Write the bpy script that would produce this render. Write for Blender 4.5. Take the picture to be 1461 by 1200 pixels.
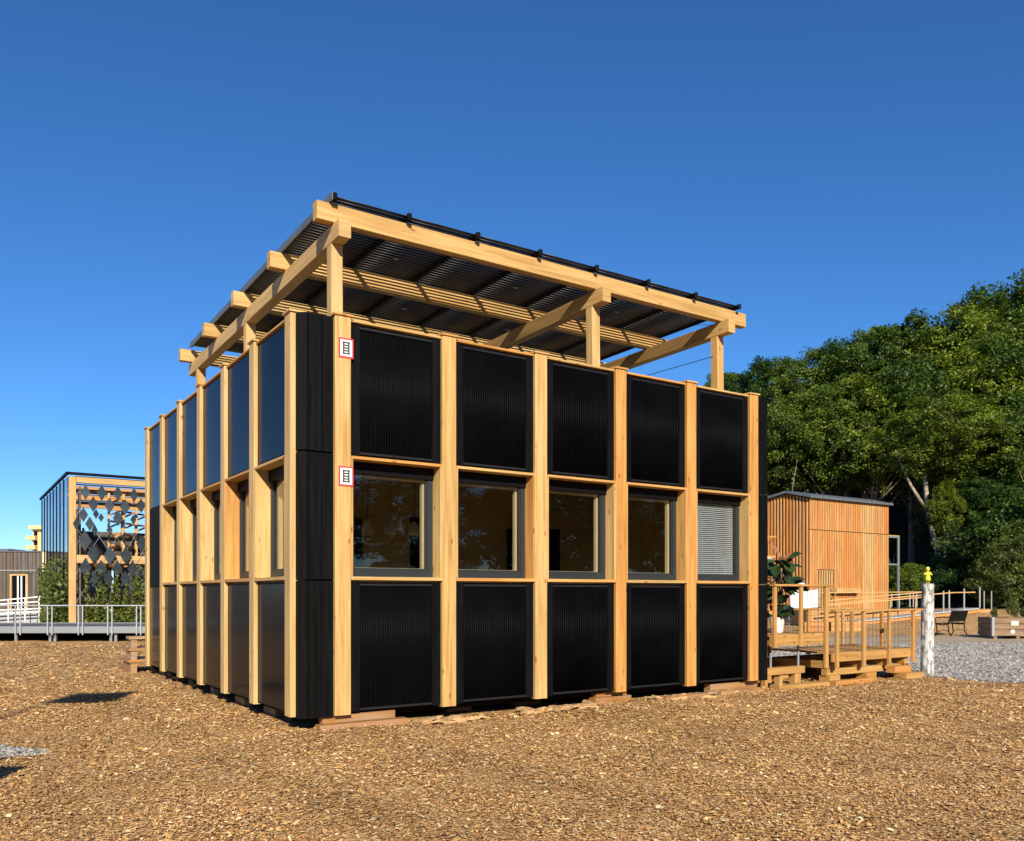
import bpy, math, random
import numpy as np
from mathutils import Vector, Matrix

for o in list(bpy.data.objects):
    bpy.data.objects.remove(o, do_unlink=True)
SC = bpy.context.scene
COL = SC.collection
RNG = np.random.default_rng(7)
random.seed(7)
R = math.radians

# ------------------------------------------------------------------ camera
CAMH, F, U0, V0 = 1.65, 1216.0, 730.5, 847.0
cd = bpy.data.cameras.new('camera')
cam = bpy.data.objects.new('camera', cd)
COL.objects.link(cam)
cam.location = (0, 0, CAMH)
cam.rotation_euler = (R(90), 0, 0)
cd.sensor_fit = 'HORIZONTAL'
cd.sensor_width = 36.0
cd.lens = 36.0 * F / 1461.0
cd.shift_y = (V0 - 600.0) / 1461.0
cd.clip_start = 0.05
cd.clip_end = 6000
SC.camera = cam
SC.render.resolution_x, SC.render.resolution_y = 1024, 841

# ------------------------------------------------------------------ light
SUN_EL = 27.4
SDIR = Vector((0.147, -0.989))          # horizontal direction towards the sun
W = bpy.data.worlds.new('World')
SC.world = W
W.use_nodes = True
nt = W.node_tree
bg = nt.nodes['Background']
sky = nt.nodes.new('ShaderNodeTexSky')
sky.sky_type = 'NISHITA'
sky.sun_disc = False
sky.sun_elevation = R(SUN_EL)
sky.sun_rotation = math.atan2(SDIR.x, SDIR.y)
sky.altitude = 300
sky.air_density = 0.85
sky.dust_density = 0.0
sky.ozone_density = 8.0
hs = nt.nodes.new('ShaderNodeHueSaturation')
hs.inputs['Saturation'].default_value = 1.09
hs.inputs['Value'].default_value = 1.0
nt.links.new(sky.outputs[0], hs.inputs['Color'])
nt.links.new(hs.outputs[0], bg.inputs[0])
bg.inputs[1].default_value = 0.095
sl = bpy.data.lights.new('sun', 'SUN')
sl.energy = 5.0
sl.angle = R(0.5)
sl.color = (1.0, 0.9, 0.74)
sun = bpy.data.objects.new('sun', sl)
COL.objects.link(sun)
ce = math.cos(R(SUN_EL))
sv = Vector((SDIR.x * ce, SDIR.y * ce, math.sin(R(SUN_EL)))).normalized()
sun.rotation_euler = sv.to_track_quat('Z', 'Y').to_euler()
SC.view_settings.view_transform = 'Standard'
SC.view_settings.look = 'None'
SC.view_settings.exposure = 0.64
SC.view_settings.gamma = 1.0

# ------------------------------------------------------------------ helpers
TH = R(33.67)
CT, ST = math.cos(TH), math.sin(TH)
HX, HY = -2.141, 10.228                  # local origin of the main house

def at(u, v, Y):
    """a point on the photograph's ray at distance Y"""
    return Vector(((u - U0) / F * Y, Y, CAMH + (V0 - v) / F * Y))

def ss(a, b, x):
    t = np.clip((np.asarray(x, dtype=float) - a) / (b - a), 0, 1)
    return t * t * (3 - 2 * t)

def ground_z(x, y):
    x = np.asarray(x, dtype=float); y = np.asarray(y, dtype=float)
    z = 0.012 * np.sin(x * 1.3 + 0.7 * y) * np.cos(0.9 * y - 0.4 * x) + 0.010 * np.sin(2.9 * x - 1.7 * y) \
        + 0.006 * np.sin(5.3 * x + 4.1 * y)
    z = z * (1 - ss(60, 90, np.hypot(x, y)))
    z = z + 0.82 * ss(34, 40, y) * ss(13, 25, x)
    z = z - 0.10 * ss(20, 30, y) * ss(4, 10, -x)
    z = z + 19.0 * ss(60, 112, y) * ss(6, 30, x)
    return z

def gz(x, y):
    return float(ground_z(x, y))

def props(o, label=None, cat=None, group=None, kind=None):
    if label: o['label'] = label
    if cat: o['category'] = cat
    if group: o['group'] = group
    if kind: o['kind'] = kind
    return o

def thing(name, label, cat, loc=(0, 0, 0), rz=0.0, group=None):
    o = bpy.data.objects.new(name, None)
    COL.objects.link(o)
    o.location = loc
    o.rotation_euler = (0, 0, rz)
    o.empty_display_size = 0.2
    return props(o, label, cat, group)

def link(name, me, mat, parent=None, loc=None, rot=None, scale=None):
    o = bpy.data.objects.new(name, me)
    COL.objects.link(o)
    if mat is not None and len(me.materials) == 0:
        me.materials.append(mat)
    if parent is not None: o.parent = parent
    if loc is not None: o.location = loc
    if rot is not None: o.rotation_euler = rot
    if scale is not None: o.scale = scale
    return o

def copy_tree(o, parent=None):
    c = o.copy()
    COL.objects.link(c)
    if parent is not None: c.parent = parent
    for ch in list(o.children):
        copy_tree(ch, c)
    return c

def mesh_np(name, V, Q, C=None, smooth=False):
    """fast mesh: V (n,3), Q (m,k) faces all of k corners, C (n,3) colours"""
    V = np.asarray(V, dtype=np.float32); Q = np.asarray(Q, dtype=np.int32)
    me = bpy.data.meshes.new(name)
    m, k = Q.shape
    me.vertices.add(len(V)); me.vertices.foreach_set('co', V.ravel())
    me.loops.add(m * k); me.loops.foreach_set('vertex_index', Q.ravel())
    me.polygons.add(m)
    me.polygons.foreach_set('loop_start', np.arange(0, m * k, k, dtype=np.int32))
    if smooth:
        me.polygons.foreach_set('use_smooth', np.ones(m, dtype=bool))
    me.update(calc_edges=True)
    if C is not None:
        at_ = me.color_attributes.new('tint', 'FLOAT_COLOR', 'POINT')
        C4 = np.ones((len(V), 4), dtype=np.float32); C4[:, :3] = C
        at_.data.foreach_set('color', C4.ravel())
    return me

class MB:
    def __init__(self):
        self.v = []; self.f = []; self.uv = []
    def ring(self, O, A, S, U, L, prof, closed=True):
        """prism: profile points (s,u) swept along A for length L; UV in metres: (length, perimeter)"""
        n = len(prof); b = len(self.v)
        du, dv = random.uniform(0, 50), random.uniform(0, 50)
        for t in (0, L):
            for s, u in prof:
                self.v.append(tuple(O + A * t + S * s + U * u))
        per = [0.0]
        for i in range(n):
            p, q = prof[i], prof[(i + 1) % n]
            per.append(per[-1] + math.hypot(p[0] - q[0], p[1] - q[1]))
        for i in range(n):
            j = (i + 1) % n
            self.f.append((b + i, b + j, b + n + j, b + n + i))
            self.uv.append([(du, dv + per[i]), (du, dv + per[i + 1]), (du + L, dv + per[i + 1]), (du + L, dv + per[i])])
        if closed:
            self.f.append(tuple(b + i for i in reversed(range(n))))
            self.uv.append([(du + prof[i][0] * .3, dv + prof[i][1]) for i in reversed(range(n))])
            self.f.append(tuple(b + n + i for i in range(n)))
            self.uv.append([(du + L + prof[i][0] * .3, dv + prof[i][1]) for i in range(n)])
        return self
    def bar(self, p0, p1, w, h, c=0.004, up=None):
        p0 = Vector(p0); p1 = Vector(p1); A = p1 - p0; L = A.length; A = A / L
        if up is None: up = Vector((0, 0, 1)) if abs(A.z) < 0.9 else Vector((0, 1, 0))
        else: up = Vector(up)
        S = A.cross(up).normalized(); U = S.cross(A).normalized()
        x, y = w / 2, h / 2
        if c > 0:
            c = min(c, x * .6, y * .6)
            prof = [(-x + c, -y), (x - c, -y), (x, -y + c), (x, y - c), (x - c, y), (-x + c, y), (-x, y - c), (-x, -y + c)]
        else:
            prof = [(-x, -y), (x, -y), (x, y), (-x, y)]
        # S x U must point along A for outward normals
        if S.cross(U).dot(A) < 0: prof = prof[::-1]
        return self.ring(p0, A, S, U, L, prof)
    def box(self, x0, x1, y0, y1, z0, z1, axis=None, c=0.004):
        lo = Vector((min(x0, x1), min(y0, y1), min(z0, z1))); hi = Vector((max(x0, x1), max(y0, y1), max(z0, z1)))
        d = hi - lo
        if axis is None: axis = max(range(3), key=lambda k: d[k])
        m = (lo + hi) / 2
        p0 = m.copy(); p1 = m.copy(); p0[axis] = lo[axis]; p1[axis] = hi[axis]
        if axis == 2: return self.bar(p0, p1, d[0], d[1], c, up=(0, 1, 0))
        if axis == 0: return self.bar(p0, p1, d[1], d[2], c)
        return self.bar(p0, p1, d[0], d[2], c)
    def prism(self, poly, z0, z1):
        a = sum(poly[i][0] * poly[(i + 1) % len(poly)][1] - poly[(i + 1) % len(poly)][0] * poly[i][1] for i in range(len(poly)))
        if a < 0: poly = poly[::-1]
        return self.ring(Vector((0, 0, z0)), Vector((0, 0, 1)), Vector((1, 0, 0)), Vector((0, 1, 0)), z1 - z0, poly)
    def cyl(self, p0, p1, r0, r1=None, n=8):
        return self.tube([p0, p1], [r0, r0 if r1 is None else r1], n)
    def tube(self, pts, rad, n=8, caps=True):
        pts = [Vector(p) for p in pts]
        b = len(self.v); k = len(pts)
        du, dv = random.uniform(0, 50), random.uniform(0, 50)
        ln = 0.0; ls = []
        prev = None
        for i, p in enumerate(pts):
            A = (pts[min(i + 1, k - 1)] - pts[max(i - 1, 0)]).normalized()
            if prev is None:
                S = A.orthogonal().normalized()
            else:
                S = (prev - A * prev.dot(A)).normalized()
            prev = S
            U = A.cross(S)
            if i: ln += (p - pts[i - 1]).length
            ls.append(ln)
            for q in range(n):
                a = 2 * math.pi * q / n
                self.v.append(tuple(p + (S * math.cos(a) + U * math.sin(a)) * rad[i]))
        for i in range(k - 1):
            for q in range(n):
                q2 = (q + 1) % n
                self.f.append((b + i * n + q, b + i * n + q2, b + (i + 1) * n + q2, b + (i + 1) * n + q))
                w = 2 * math.pi * rad[i] / n
                self.uv.append([(du + ls[i], dv + q * w), (du + ls[i], dv + (q + 1) * w), (du + ls[i + 1], dv + (q + 1) * w), (du + ls[i + 1], dv + q * w)])
        if caps:
            self.f.append(tuple(b + q for q in reversed(range(n)))); self.uv.append([(du, dv)] * n)
            self.f.append(tuple(b + (k - 1) * n + q for q in range(n))); self.uv.append([(du, dv)] * n)
        return self
    def lathe(self, prof, n=16, cx=0, cy=0):
        """profile of (radius, z) from bottom to top"""
        b = len(self.v); k = len(prof)
        for r, z in prof:
            for q in range(n):
                a = 2 * math.pi * q / n
                self.v.append((cx + r * math.cos(a), cy + r * math.sin(a), z))
        for i in range(k - 1):
            for q in range(n):
                q2 = (q + 1) % n
                self.f.append((b + i * n + q, b + i * n + q2, b + (i + 1) * n + q2, b + (i + 1) * n + q))
                self.uv.append([(prof[i][1], q * .1), (prof[i][1], q * .1 + .1), (prof[i + 1][1], q * .1 + .1), (prof[i + 1][1], q * .1)])
        for i, rev in ((0, True), (k - 1, False)):
            idx = [b + i * n + q for q in range(n)]
            self.f.append(tuple(reversed(idx) if rev else idx)); self.uv.append([(0, 0)] * n)
        return self
    def quad(self, a, b_, c, d):
        b = len(self.v)
        self.v += [tuple(a), tuple(b_), tuple(c), tuple(d)]
        self.f.append((b, b + 1, b + 2, b + 3)); self.uv.append([(0, 0), (1, 0), (1, 1), (0, 1)])
        return self
    def frame(self, face_fn, s0, s1, d0, d1, z0, z1, wl, wr, wb, wt):
        """one closed rectangular frame; face_fn(s,d,z) -> local point"""
        b = len(self.v)
        o = [(s0, z0), (s1, z0), (s1, z1), (s0, z1)]; i_ = [(s0 + wl, z0 + wb), (s1 - wr, z0 + wb), (s1 - wr, z1 - wt), (s0 + wl, z1 - wt)]
        for d in (d0, d1):
            for s, z in o + i_: self.v.append(tuple(face_fn(s, d, z)))
        for k in range(4):
            j = (k + 1) % 4
            for q in ((k, j, 4 + j, 4 + k), (8 + j, 8 + k, 12 + k, 12 + j), (j, k, 8 + k, 8 + j), (4 + k, 4 + j, 12 + j, 12 + k)):
                self.f.append(tuple(b + x for x in q)); self.uv.append([(self.v[b + x][2], self.v[b + x][0] + self.v[b + x][1]) for x in q])
        return self
    def mesh(self, name, smooth=False):
        me = bpy.data.meshes.new(name)
        me.from_pydata(self.v, [], self.f)
        uvl = me.uv_layers.new(name='UVMap')
        flat = [c for face in self.uv for p in face for c in p]
        uvl.data.foreach_set('uv', flat)
        if smooth:
            me.polygons.foreach_set('use_smooth', [True] * len(me.polygons))
        me.update()
        return me
    def build(self, name, mat, parent=None, smooth=False, loc=None, rot=None):
        return link(name, self.mesh(name, smooth), mat, parent, loc, rot)

# ------------------------------------------------------------------ materials
def mat_new(name):
    m = bpy.data.materials.new(name)
    m.use_nodes = True
    n = m.node_tree
    return m, n, n.nodes['Principled BSDF']

def nd(n, typ, **kw):
    x = n.nodes.new(typ)
    for k, v in kw.items():
        if k.startswith('i_'):
            key = k[2:]
            x.inputs[int(key) if key.isdigit() else key].default_value = v
        else: setattr(x, k, v)
    return x

def ramp(n, fac, stops):
    r = n.nodes.new('ShaderNodeValToRGB')
    el = r.color_ramp.elements
    while len(el) > len(stops): el.remove(el[-1])
    while len(el) < len(stops): el.new(0.5)
    for e, (p, c) in zip(el, stops):
        e.position = p; e.color = (*c, 1) if len(c) == 3 else c
    n.links.new(fac, r.inputs[0])
    return r.outputs[0]

def mixc(n, fac, a, b, mode='MIX'):
    m = n.nodes.new('ShaderNodeMix'); m.data_type = 'RGBA'; m.blend_type = mode
    for sock, val in ((m.inputs[0], fac), (m.inputs[6], a), (m.inputs[7], b)):
        if hasattr(val, 'is_output'): n.links.new(val, sock)
        elif isinstance(val, (int, float)): sock.default_value = val
        else: sock.default_value = (*val, 1)
    return m.outputs[2]

def plain(name, col, rough=0.6, metal=0.0, var=0.12, scale=6.0, spec=0.5, bump=0.0):
    m, n, p = mat_new(name)
    tc = nd(n, 'ShaderNodeTexCoord')
    nz = nd(n, 'ShaderNodeTexNoise', i_Scale=scale, i_Detail=5.0)
    n.links.new(tc.outputs['Object'], nz.inputs['Vector'])
    c = ramp(n, nz.outputs[0], [(0.3, tuple(x * (1 - var) for x in col)), (0.7, tuple(min(1, x * (1 + var)) for x in col))])
    n.links.new(c, p.inputs['Base Color'])
    p.inputs['Roughness'].default_value = rough
    p.inputs['Metallic'].default_value = metal
    p.inputs['Specular IOR Level'].default_value = spec
    if bump:
        b = nd(n, 'ShaderNodeBump', i_Strength=bump, i_Distance=0.01)
        n.links.new(nz.outputs[0], b.inputs['Height']); n.links.new(b.outputs[0], p.inputs['Normal'])
    return m

def wood(name, light, dark, knots=1.0, rough=0.62, tint=0.12, grey=0.0, spec=0.3):
    light = tuple(x * .8 for x in light); dark = tuple(x * .78 for x in dark)
    m, n, p = mat_new(name)
    uv = nd(n, 'ShaderNodeUVMap')
    oi = nd(n, 'ShaderNodeObjectInfo')
    off = nd(n, 'ShaderNodeCombineXYZ')
    mul = nd(n, 'ShaderNodeMath', operation='MULTIPLY', i_1=37.0)
    n.links.new(oi.outputs['Random'], mul.inputs[0])
    n.links.new(mul.outputs[0], off.inputs[0]); n.links.new(mul.outputs[0], off.inputs[1])
    add = nd(n, 'ShaderNodeVectorMath', operation='ADD')
    n.links.new(uv.outputs[0], add.inputs[0]); n.links.new(off.outputs[0], add.inputs[1])
    def mapped(sx, sy):
        mp = nd(n, 'ShaderNodeMapping'); mp.inputs['Scale'].default_value = (sx, sy, 1)
        n.links.new(add.outputs[0], mp.inputs['Vector']); return mp.outputs[0]
    n1 = nd(n, 'ShaderNodeTexNoise', i_Scale=1.0, i_Detail=4.0, i_Distortion=0.6)
    n.links.new(mapped(0.9, 22), n1.inputs['Vector'])
    n2 = nd(n, 'ShaderNodeTexNoise', i_Scale=1.0, i_Detail=3.0)
    n.links.new(mapped(3.0, 130), n2.inputs['Vector'])
    n3 = nd(n, 'ShaderNodeTexNoise', i_Scale=1.0, i_Detail=2.0)
    n.links.new(mapped(0.5, 3.0), n3.inputs['Vector'])
    c1 = ramp(n, n1.outputs[0], [(0.32, dark), (0.62, light)])
    c2 = mixc(n, 0.22, c1, ramp(n, n2.outputs[0], [(0.35, tuple(x * .55 for x in dark)), (0.6, light)]))
    lo = tuple(x * .86 for x in (1, .97, .9)); hi = (1.07, 1.06, 1.05)
    c3 = mixc(n, 1.0, c2, ramp(n, n3.outputs[0], [(0.35, lo), (0.65, hi)]), 'MULTIPLY')
    tn = ramp(n, oi.outputs['Random'], [(0.0, (1 + tint * .3, 1 - tint, 1 - tint * 2.2)), (0.5, (1, 1, 1)), (1.0, (1 + tint * .3, 1 + tint * .5, 1 + tint * .9))])
    c4 = mixc(n, 1.0, c3, tn, 'MULTIPLY')
    if knots:
        vo = nd(n, 'ShaderNodeTexVoronoi', i_Scale=1.0, i_Randomness=1.0)
        n.links.new(mapped(3.2, 9.0), vo.inputs['Vector'])
        kf = ramp(n, vo.outputs['Distance'], [(0.06, (1, 1, 1)), (0.17, (0, 0, 0))])
        sel = nd(n, 'ShaderNodeSeparateColor'); n.links.new(vo.outputs['Color'], sel.inputs[0])
        gt = nd(n, 'ShaderNodeMath', operation='GREATER_THAN', i_1=0.35); n.links.new(sel.outputs[0], gt.inputs[0])
        kk = nd(n, 'ShaderNodeMath', operation='MULTIPLY'); n.links.new(kf, kk.inputs[0]); n.links.new(gt.outputs[0], kk.inputs[1])
        k2 = nd(n, 'ShaderNodeMath', operation='MULTIPLY', i_1=0.9 * knots); n.links.new(kk.outputs[0], k2.inputs[0])
        c4 = mixc(n, k2.outputs[0], c4, (dark[0] * .5, dark[1] * .34, dark[2] * .3))
    if grey:
        gn = nd(n, 'ShaderNodeTexNoise', i_Scale=1.0, i_Detail=5.0); n.links.new(mapped(1.2, 9), gn.inputs['Vector'])
        gf = ramp(n, gn.outputs[0], [(0.4, (0, 0, 0)), (0.65, (grey,) * 3)])
        c4 = mixc(n, gf, c4, (0.30, 0.28, 0.25))
    n.links.new(c4, p.inputs['Base Color'])
    p.inputs['Roughness'].default_value = rough
    p.inputs['Specular IOR Level'].default_value = spec
    b = nd(n, 'ShaderNodeBump', i_Strength=0.2, i_Distance=0.004)
    n.links.new(n2.outputs[0], b.inputs['Height']); n.links.new(b.outputs[0], p.inputs['Normal'])
    return m

def tinted(name, rough=0.75, trans=0.0, spec=0.3, gain=1.0):
    """albedo from each flake's / leaf's own colour attribute"""
    m, n, p = mat_new(name)
    a = nd(n, 'ShaderNodeVertexColor', layer_name='tint')
    src = a.outputs[0]
    if trans:
        oi = nd(n, 'ShaderNodeObjectInfo')
        tt = ramp(n, oi.outputs['Random'], [(0.0, (.50, .68, .75)), (.35, (.82, .9, .8)), (.65, (1.0, 1.0, 1.0)), (1.0, (1.4, 1.24, .85))])
        src = mixc(n, 1.0, src, tt, 'MULTIPLY')
    n.links.new(src, p.inputs['Base Color'])
    p.inputs['Roughness'].default_value = rough
    p.inputs['Specular IOR Level'].default_value = spec
    if trans:
        t = nd(n, 'ShaderNodeBsdfTranslucent')
        cc = mixc(n, 1.0, src, (1.4, 1.6, 0.5), 'MULTIPLY')
        n.links.new(cc, t.inputs[0])
        mx = nd(n, 'ShaderNodeMixShader', i_0=trans)
        n.links.new(p.outputs[0], mx.inputs[1]); n.links.new(t.outputs[0], mx.inputs[2])
        n.links.new(mx.outputs[0], n.nodes['Material Output'].inputs[0])
    return m

def glass(name, tint=(0.86, 0.85, 0.79), ior=1.5, rough=0.0, refl=1.0):
    m, n, p = mat_new(name)
    n.nodes.remove(p)
    tr = nd(n, 'ShaderNodeBsdfTransparent'); tr.inputs[0].default_value = (*tint, 1)
    gl = nd(n, 'ShaderNodeBsdfGlossy'); gl.inputs['Roughness'].default_value = rough
    gl.inputs[0].default_value = (refl, refl, refl, 1)
    fr = nd(n, 'ShaderNodeFresnel', i_IOR=ior)
    ge = nd(n, 'ShaderNodeNewGeometry')          # same reflectance on the way in and out of the sheet
    ma = nd(n, 'ShaderNodeMath', operation='MULTIPLY_ADD', i_1=1.0 / ior - ior, i_2=ior)
    n.links.new(ge.outputs['Backfacing'], ma.inputs[0]); n.links.new(ma.outputs[0], fr.inputs['IOR'])
    mx = nd(n, 'ShaderNodeMixShader')
    n.links.new(fr.outputs[0], mx.inputs[0]); n.links.new(tr.outputs[0], mx.inputs[1]); n.links.new(gl.outputs[0], mx.inputs[2])
    n.links.new(mx.outputs[0], n.nodes['Material Output'].inputs[0])
    return m

def ground_mat(name, stops, scale, big=None, bump=0.6, dist=0.02, rough=0.95, stretch=(1, 1)):
    m, n, p = mat_new(name)
    tc = nd(n, 'ShaderNodeTexCoord')
    mp = nd(n, 'ShaderNodeMapping'); mp.inputs['Scale'].default_value = (stretch[0], stretch[1], 1)
    n.links.new(tc.outputs['Object'], mp.inputs['Vector'])
    vo = nd(n, 'ShaderNodeTexVoronoi', i_Scale=scale, i_Randomness=1.0)
    n.links.new(mp.outputs[0], vo.inputs['Vector'])
    sp = nd(n, 'ShaderNodeSeparateColor'); n.links.new(vo.outputs['Color'], sp.inputs[0])
    c = ramp(n, sp.outputs[0], stops)
    nz = nd(n, 'ShaderNodeTexNoise', i_Scale=0.35, i_Detail=4.0)
    n.links.new(tc.outputs['Object'], nz.inputs['Vector'])
    c = mixc(n, 1.0, c, ramp(n, nz.outputs[0], [(0.35, (0.86, 0.84, 0.82)), (0.65, (1.08, 1.08, 1.08))]), 'MULTIPLY')
    n.links.new(c, p.inputs['Base Color'])
    p.inputs['Roughness'].default_value = rough
    p.inputs['Specular IOR Level'].default_value = 0.2
    b = nd(n, 'ShaderNodeBump', i_Strength=bump, i_Distance=dist)
    n.links.new(vo.outputs['Distance'], b.inputs['Height']); n.links.new(b.outputs[0], p.inputs['Normal'])
    return m

SPR = wood('spruce', (0.67, 0.45, 0.18), (0.47, 0.26, 0.075), tint=.2)
SPR2 = wood('spruce_pale', (0.68, 0.48, 0.215), (0.53, 0.33, 0.115), tint=.15)
SPRIN = wood('spruce_indoor', (0.62, 0.50, 0.30), (0.52, 0.40, 0.22), knots=0.4)
DECKW = wood('deck_timber', (0.58, 0.34, 0.115), (0.43, 0.225, 0.065))
LARCH = wood('larch', (0.66, 0.345, 0.125), (0.49, 0.225, 0.068), tint=0.2)
LARCHP = wood('larch_pale', (0.68, 0.45, 0.20), (0.54, 0.32, 0.115), tint=0.1)
GREYW = wood('weathered_boards', (0.17, 0.15, 0.135), (0.09, 0.08, 0.072), knots=0.3, tint=0.12)
OLDW = wood('old_crate_boards', (0.30, 0.175, 0.085), (0.19, 0.10, 0.05), tint=0.12, grey=0.25)
BLACKW = wood('black_boards', (0.0078, 0.0083, 0.0090), (0.0028, 0.0030, 0.0033), knots=0.0, rough=0.6, tint=0.08, spec=.06)
SLEEPW = wood('sleeper_timber', (0.46, 0.29, 0.125), (0.27, 0.155, 0.065), tint=.3, grey=.35)
RIB = plain('black_tube', (0.0022, 0.0023, 0.003), rough=0.45, var=0.4, spec=0.035, scale=2.0)
TUBER = plain('roof_tube', (0.009, 0.009, 0.0105), rough=0.4, var=0.3, spec=0.25, scale=2.0)
PVG = plain('panel_glass', (0.005, 0.006, 0.010), rough=0.16, var=0.1, spec=0.06)
ANTH = plain('anthracite_frame', (0.020, 0.025, 0.028), rough=0.5, var=0.06, spec=.3)
DARK = plain('dark_fittings', (0.004, 0.004, 0.0046), rough=0.55, var=0.2, spec=.1)
CREAM = plain('cream_sash', (0.58, 0.51, 0.40), rough=0.5, var=0.05)
WHITE = plain('white_paint', (0.68, 0.68, 0.67), rough=0.5, var=0.03)
RED = plain('red_print', (0.60, 0.04, 0.045), rough=0.5, var=0.05)
BLK = plain('black_print', (0.02, 0.022, 0.025), rough=0.5, var=0.05)
GALV = plain('galvanised_steel', (0.28, 0.305, 0.32), rough=0.45, metal=0.5, var=0.1, scale=20)
STEELP = plain('pale_steel', (0.36, 0.385, 0.40), rough=0.5, metal=0.2, var=0.08)
ROOFM = plain('roof_metal', (0.13, 0.15, 0.16), rough=0.45, metal=0.3, var=0.12)
RAILM = plain('rail_metal', (0.012, 0.0125, 0.014), rough=.5, metal=.3)
PALEP = plain('pale_plastic', (.09, .08, .07))
LAMPG = plain('lamp_glass', (.75, .68, .55), rough=.3)
WGLASS = glass('window_glass')
CLEAR = glass('clear_glass', (0.72, 0.78, 0.78))
SMOKE = glass('smoky_glass', (0.55, 0.56, 0.57), ior=1.9)
BLIND = plain('blind_slats', (0.46, 0.53, 0.70), rough=0.45, var=0.03)
CHIP = tinted('wood_chip', rough=0.85, spec=0.15)
STONE = tinted('gravel_stone', rough=0.85, spec=0.25)
LEAF = tinted('leaf', rough=0.5, trans=0.28, spec=0.35)
BARK = plain('bark', (0.13, 0.10, 0.075), rough=0.9, var=0.45, scale=5, bump=0.8)
BARKP = plain('pale_bark', (0.27, 0.22, 0.165), rough=0.9, var=0.45, scale=4, bump=0.8)
SLABW = plain('bark_slab', (0.36, 0.22, 0.10), rough=0.85, var=0.55, scale=9, bump=0.6)

CHIPS = [(0.0, (0.095, 0.042, 0.019)), (0.2, (0.29, 0.142, 0.052)), (0.5, (0.49, 0.272, 0.098)), (0.8, (0.62, 0.40, 0.165)), (1.0, (0.72, 0.56, 0.32))]
M_CHIPS = ground_mat('wood_chip_bed', CHIPS, 34.0, bump=0.9, dist=0.03, stretch=(1, 1.6))
M_GRAVEL = ground_mat('grey_gravel_bed', [(0.0, (0.12, 0.108, 0.096)), (0.5, (0.30, 0.278, 0.25)), (1.0, (0.48, 0.45, 0.41))], 26.0, bump=0.9, dist=0.03)
M_SAND = ground_mat('sand_path', [(0.0, (0.29, 0.225, 0.15)), (0.6, (0.37, 0.295, 0.205)), (1.0, (0.43, 0.36, 0.265))], 40.0, bump=0.3, dist=0.01)

# ------------------------------------------------------------------ ground
def axis_lines(lo, hi, f0, f1, step):
    a = list(np.arange(f0, f1 + 1e-6, step))
    x, s = f1, step
    while x < hi: s *= 1.35; x += s; a.append(min(x, hi))
    x, s = f0, step
    while x > lo: s *= 1.35; x -= s; a.insert(0, max(x, lo))
    return np.array(a)
gx = axis_lines(-2500, 2500, -30, 60, 0.75)
gy = axis_lines(-2500, 2500, 2, 110, 0.75)
GX, GY = np.meshgrid(gx, gy)
GZ = ground_z(GX, GY)
nx, ny = len(gx), len(gy)
idx = np.arange(nx * ny).reshape(ny, nx)
Q = np.stack([idx[:-1, :-1], idx[:-1, 1:], idx[1:, 1:], idx[1:, :-1]], -1).reshape(-1, 4)
g = link('ground', mesh_np('ground', np.stack([GX, GY, GZ], -1).reshape(-1, 3), Q, smooth=True), M_CHIPS)
props(g, kind='structure')

def sheet(name, poly_fn, xs, ys, lift, mat):
    """a patch lying on the ground, trimmed by poly_fn(x, y)"""
    X, Y = np.meshgrid(xs, ys)
    V = np.stack([X, Y, ground_z(X, Y) + lift], -1).reshape(-1, 3)
    n_, m_ = len(xs), len(ys)
    I = np.arange(n_ * m_).reshape(m_, n_)
    q = np.stack([I[:-1, :-1], I[:-1, 1:], I[1:, 1:], I[1:, :-1]], -1).reshape(-1, 4)
    c = V[q].mean(1)
    q = q[poly_fn(c[:, 0], c[:, 1])]
    o = link(name, mesh_np(name, V, q, smooth=True), mat)
    return props(o, kind='structure')

def gravel_near(x): return 15.9 - 0.07 * (x - 8) + 0.25 * np.sin(x * 1.1) + 0.12 * np.sin(x * 3.1)
def gravel_far(x): return 27.6 + 0.10 * (x - 10) + 0.35 * np.sin(x * .5)
def path_far(x): return 33.2 + 0.05 * (x - 14) + 0.3 * np.sin(x * .4 + 1)
def in_gravel(x, y):
    return (y > gravel_near(x)) & (y < gravel_far(x)) & (x > 4.5 + 0.25 * (y - 16)) & (x < 45) & ~(((x - HX) * CT + (y - HY) * ST < 12.35) & (-(x - HX) * ST + (y - HY) * CT < 2.6))
def in_gravel2(x, y):     # the small patch at the picture's left edge
    return ((x + 5.9) / 1.05) ** 2 + ((y - 8.6) / 0.62) ** 2 < 1 + 0.25 * np.sin(7 * np.arctan2(y - 8.6, x + 5.9))
def in_path(x, y):
    return (y >= gravel_far(x) - .1) & (y < path_far(x)) & (x > 3) & (x < 60)
sheet('gravel_yard', in_gravel, np.arange(4, 45.1, .12), np.arange(14.5, 32, .12), 0.006, M_GRAVEL)
sheet('gravel_spill', in_gravel2, np.arange(-7.2, -4.4, .06), np.arange(7.3, 9.4, .06), 0.006, M_GRAVEL)
sheet('sandy_path', in_path, np.arange(3, 60, .2), np.arange(24, 38, .2), 0.010, M_SAND)

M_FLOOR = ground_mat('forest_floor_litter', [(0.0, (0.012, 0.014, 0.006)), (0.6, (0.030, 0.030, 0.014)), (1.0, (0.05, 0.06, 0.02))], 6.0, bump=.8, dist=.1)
def in_wood(x, y): return (y > 49 + 1.2 * np.sin(x * .7) + .6 * np.sin(x * 1.9)) & (x > 7 + .8 * np.sin(y * .8))
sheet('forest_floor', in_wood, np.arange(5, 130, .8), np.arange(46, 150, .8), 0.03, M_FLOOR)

def local(x, y):
    dx, dy = x - HX, y - HY
    return dx * CT + dy * ST, -dx * ST + dy * CT

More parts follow.
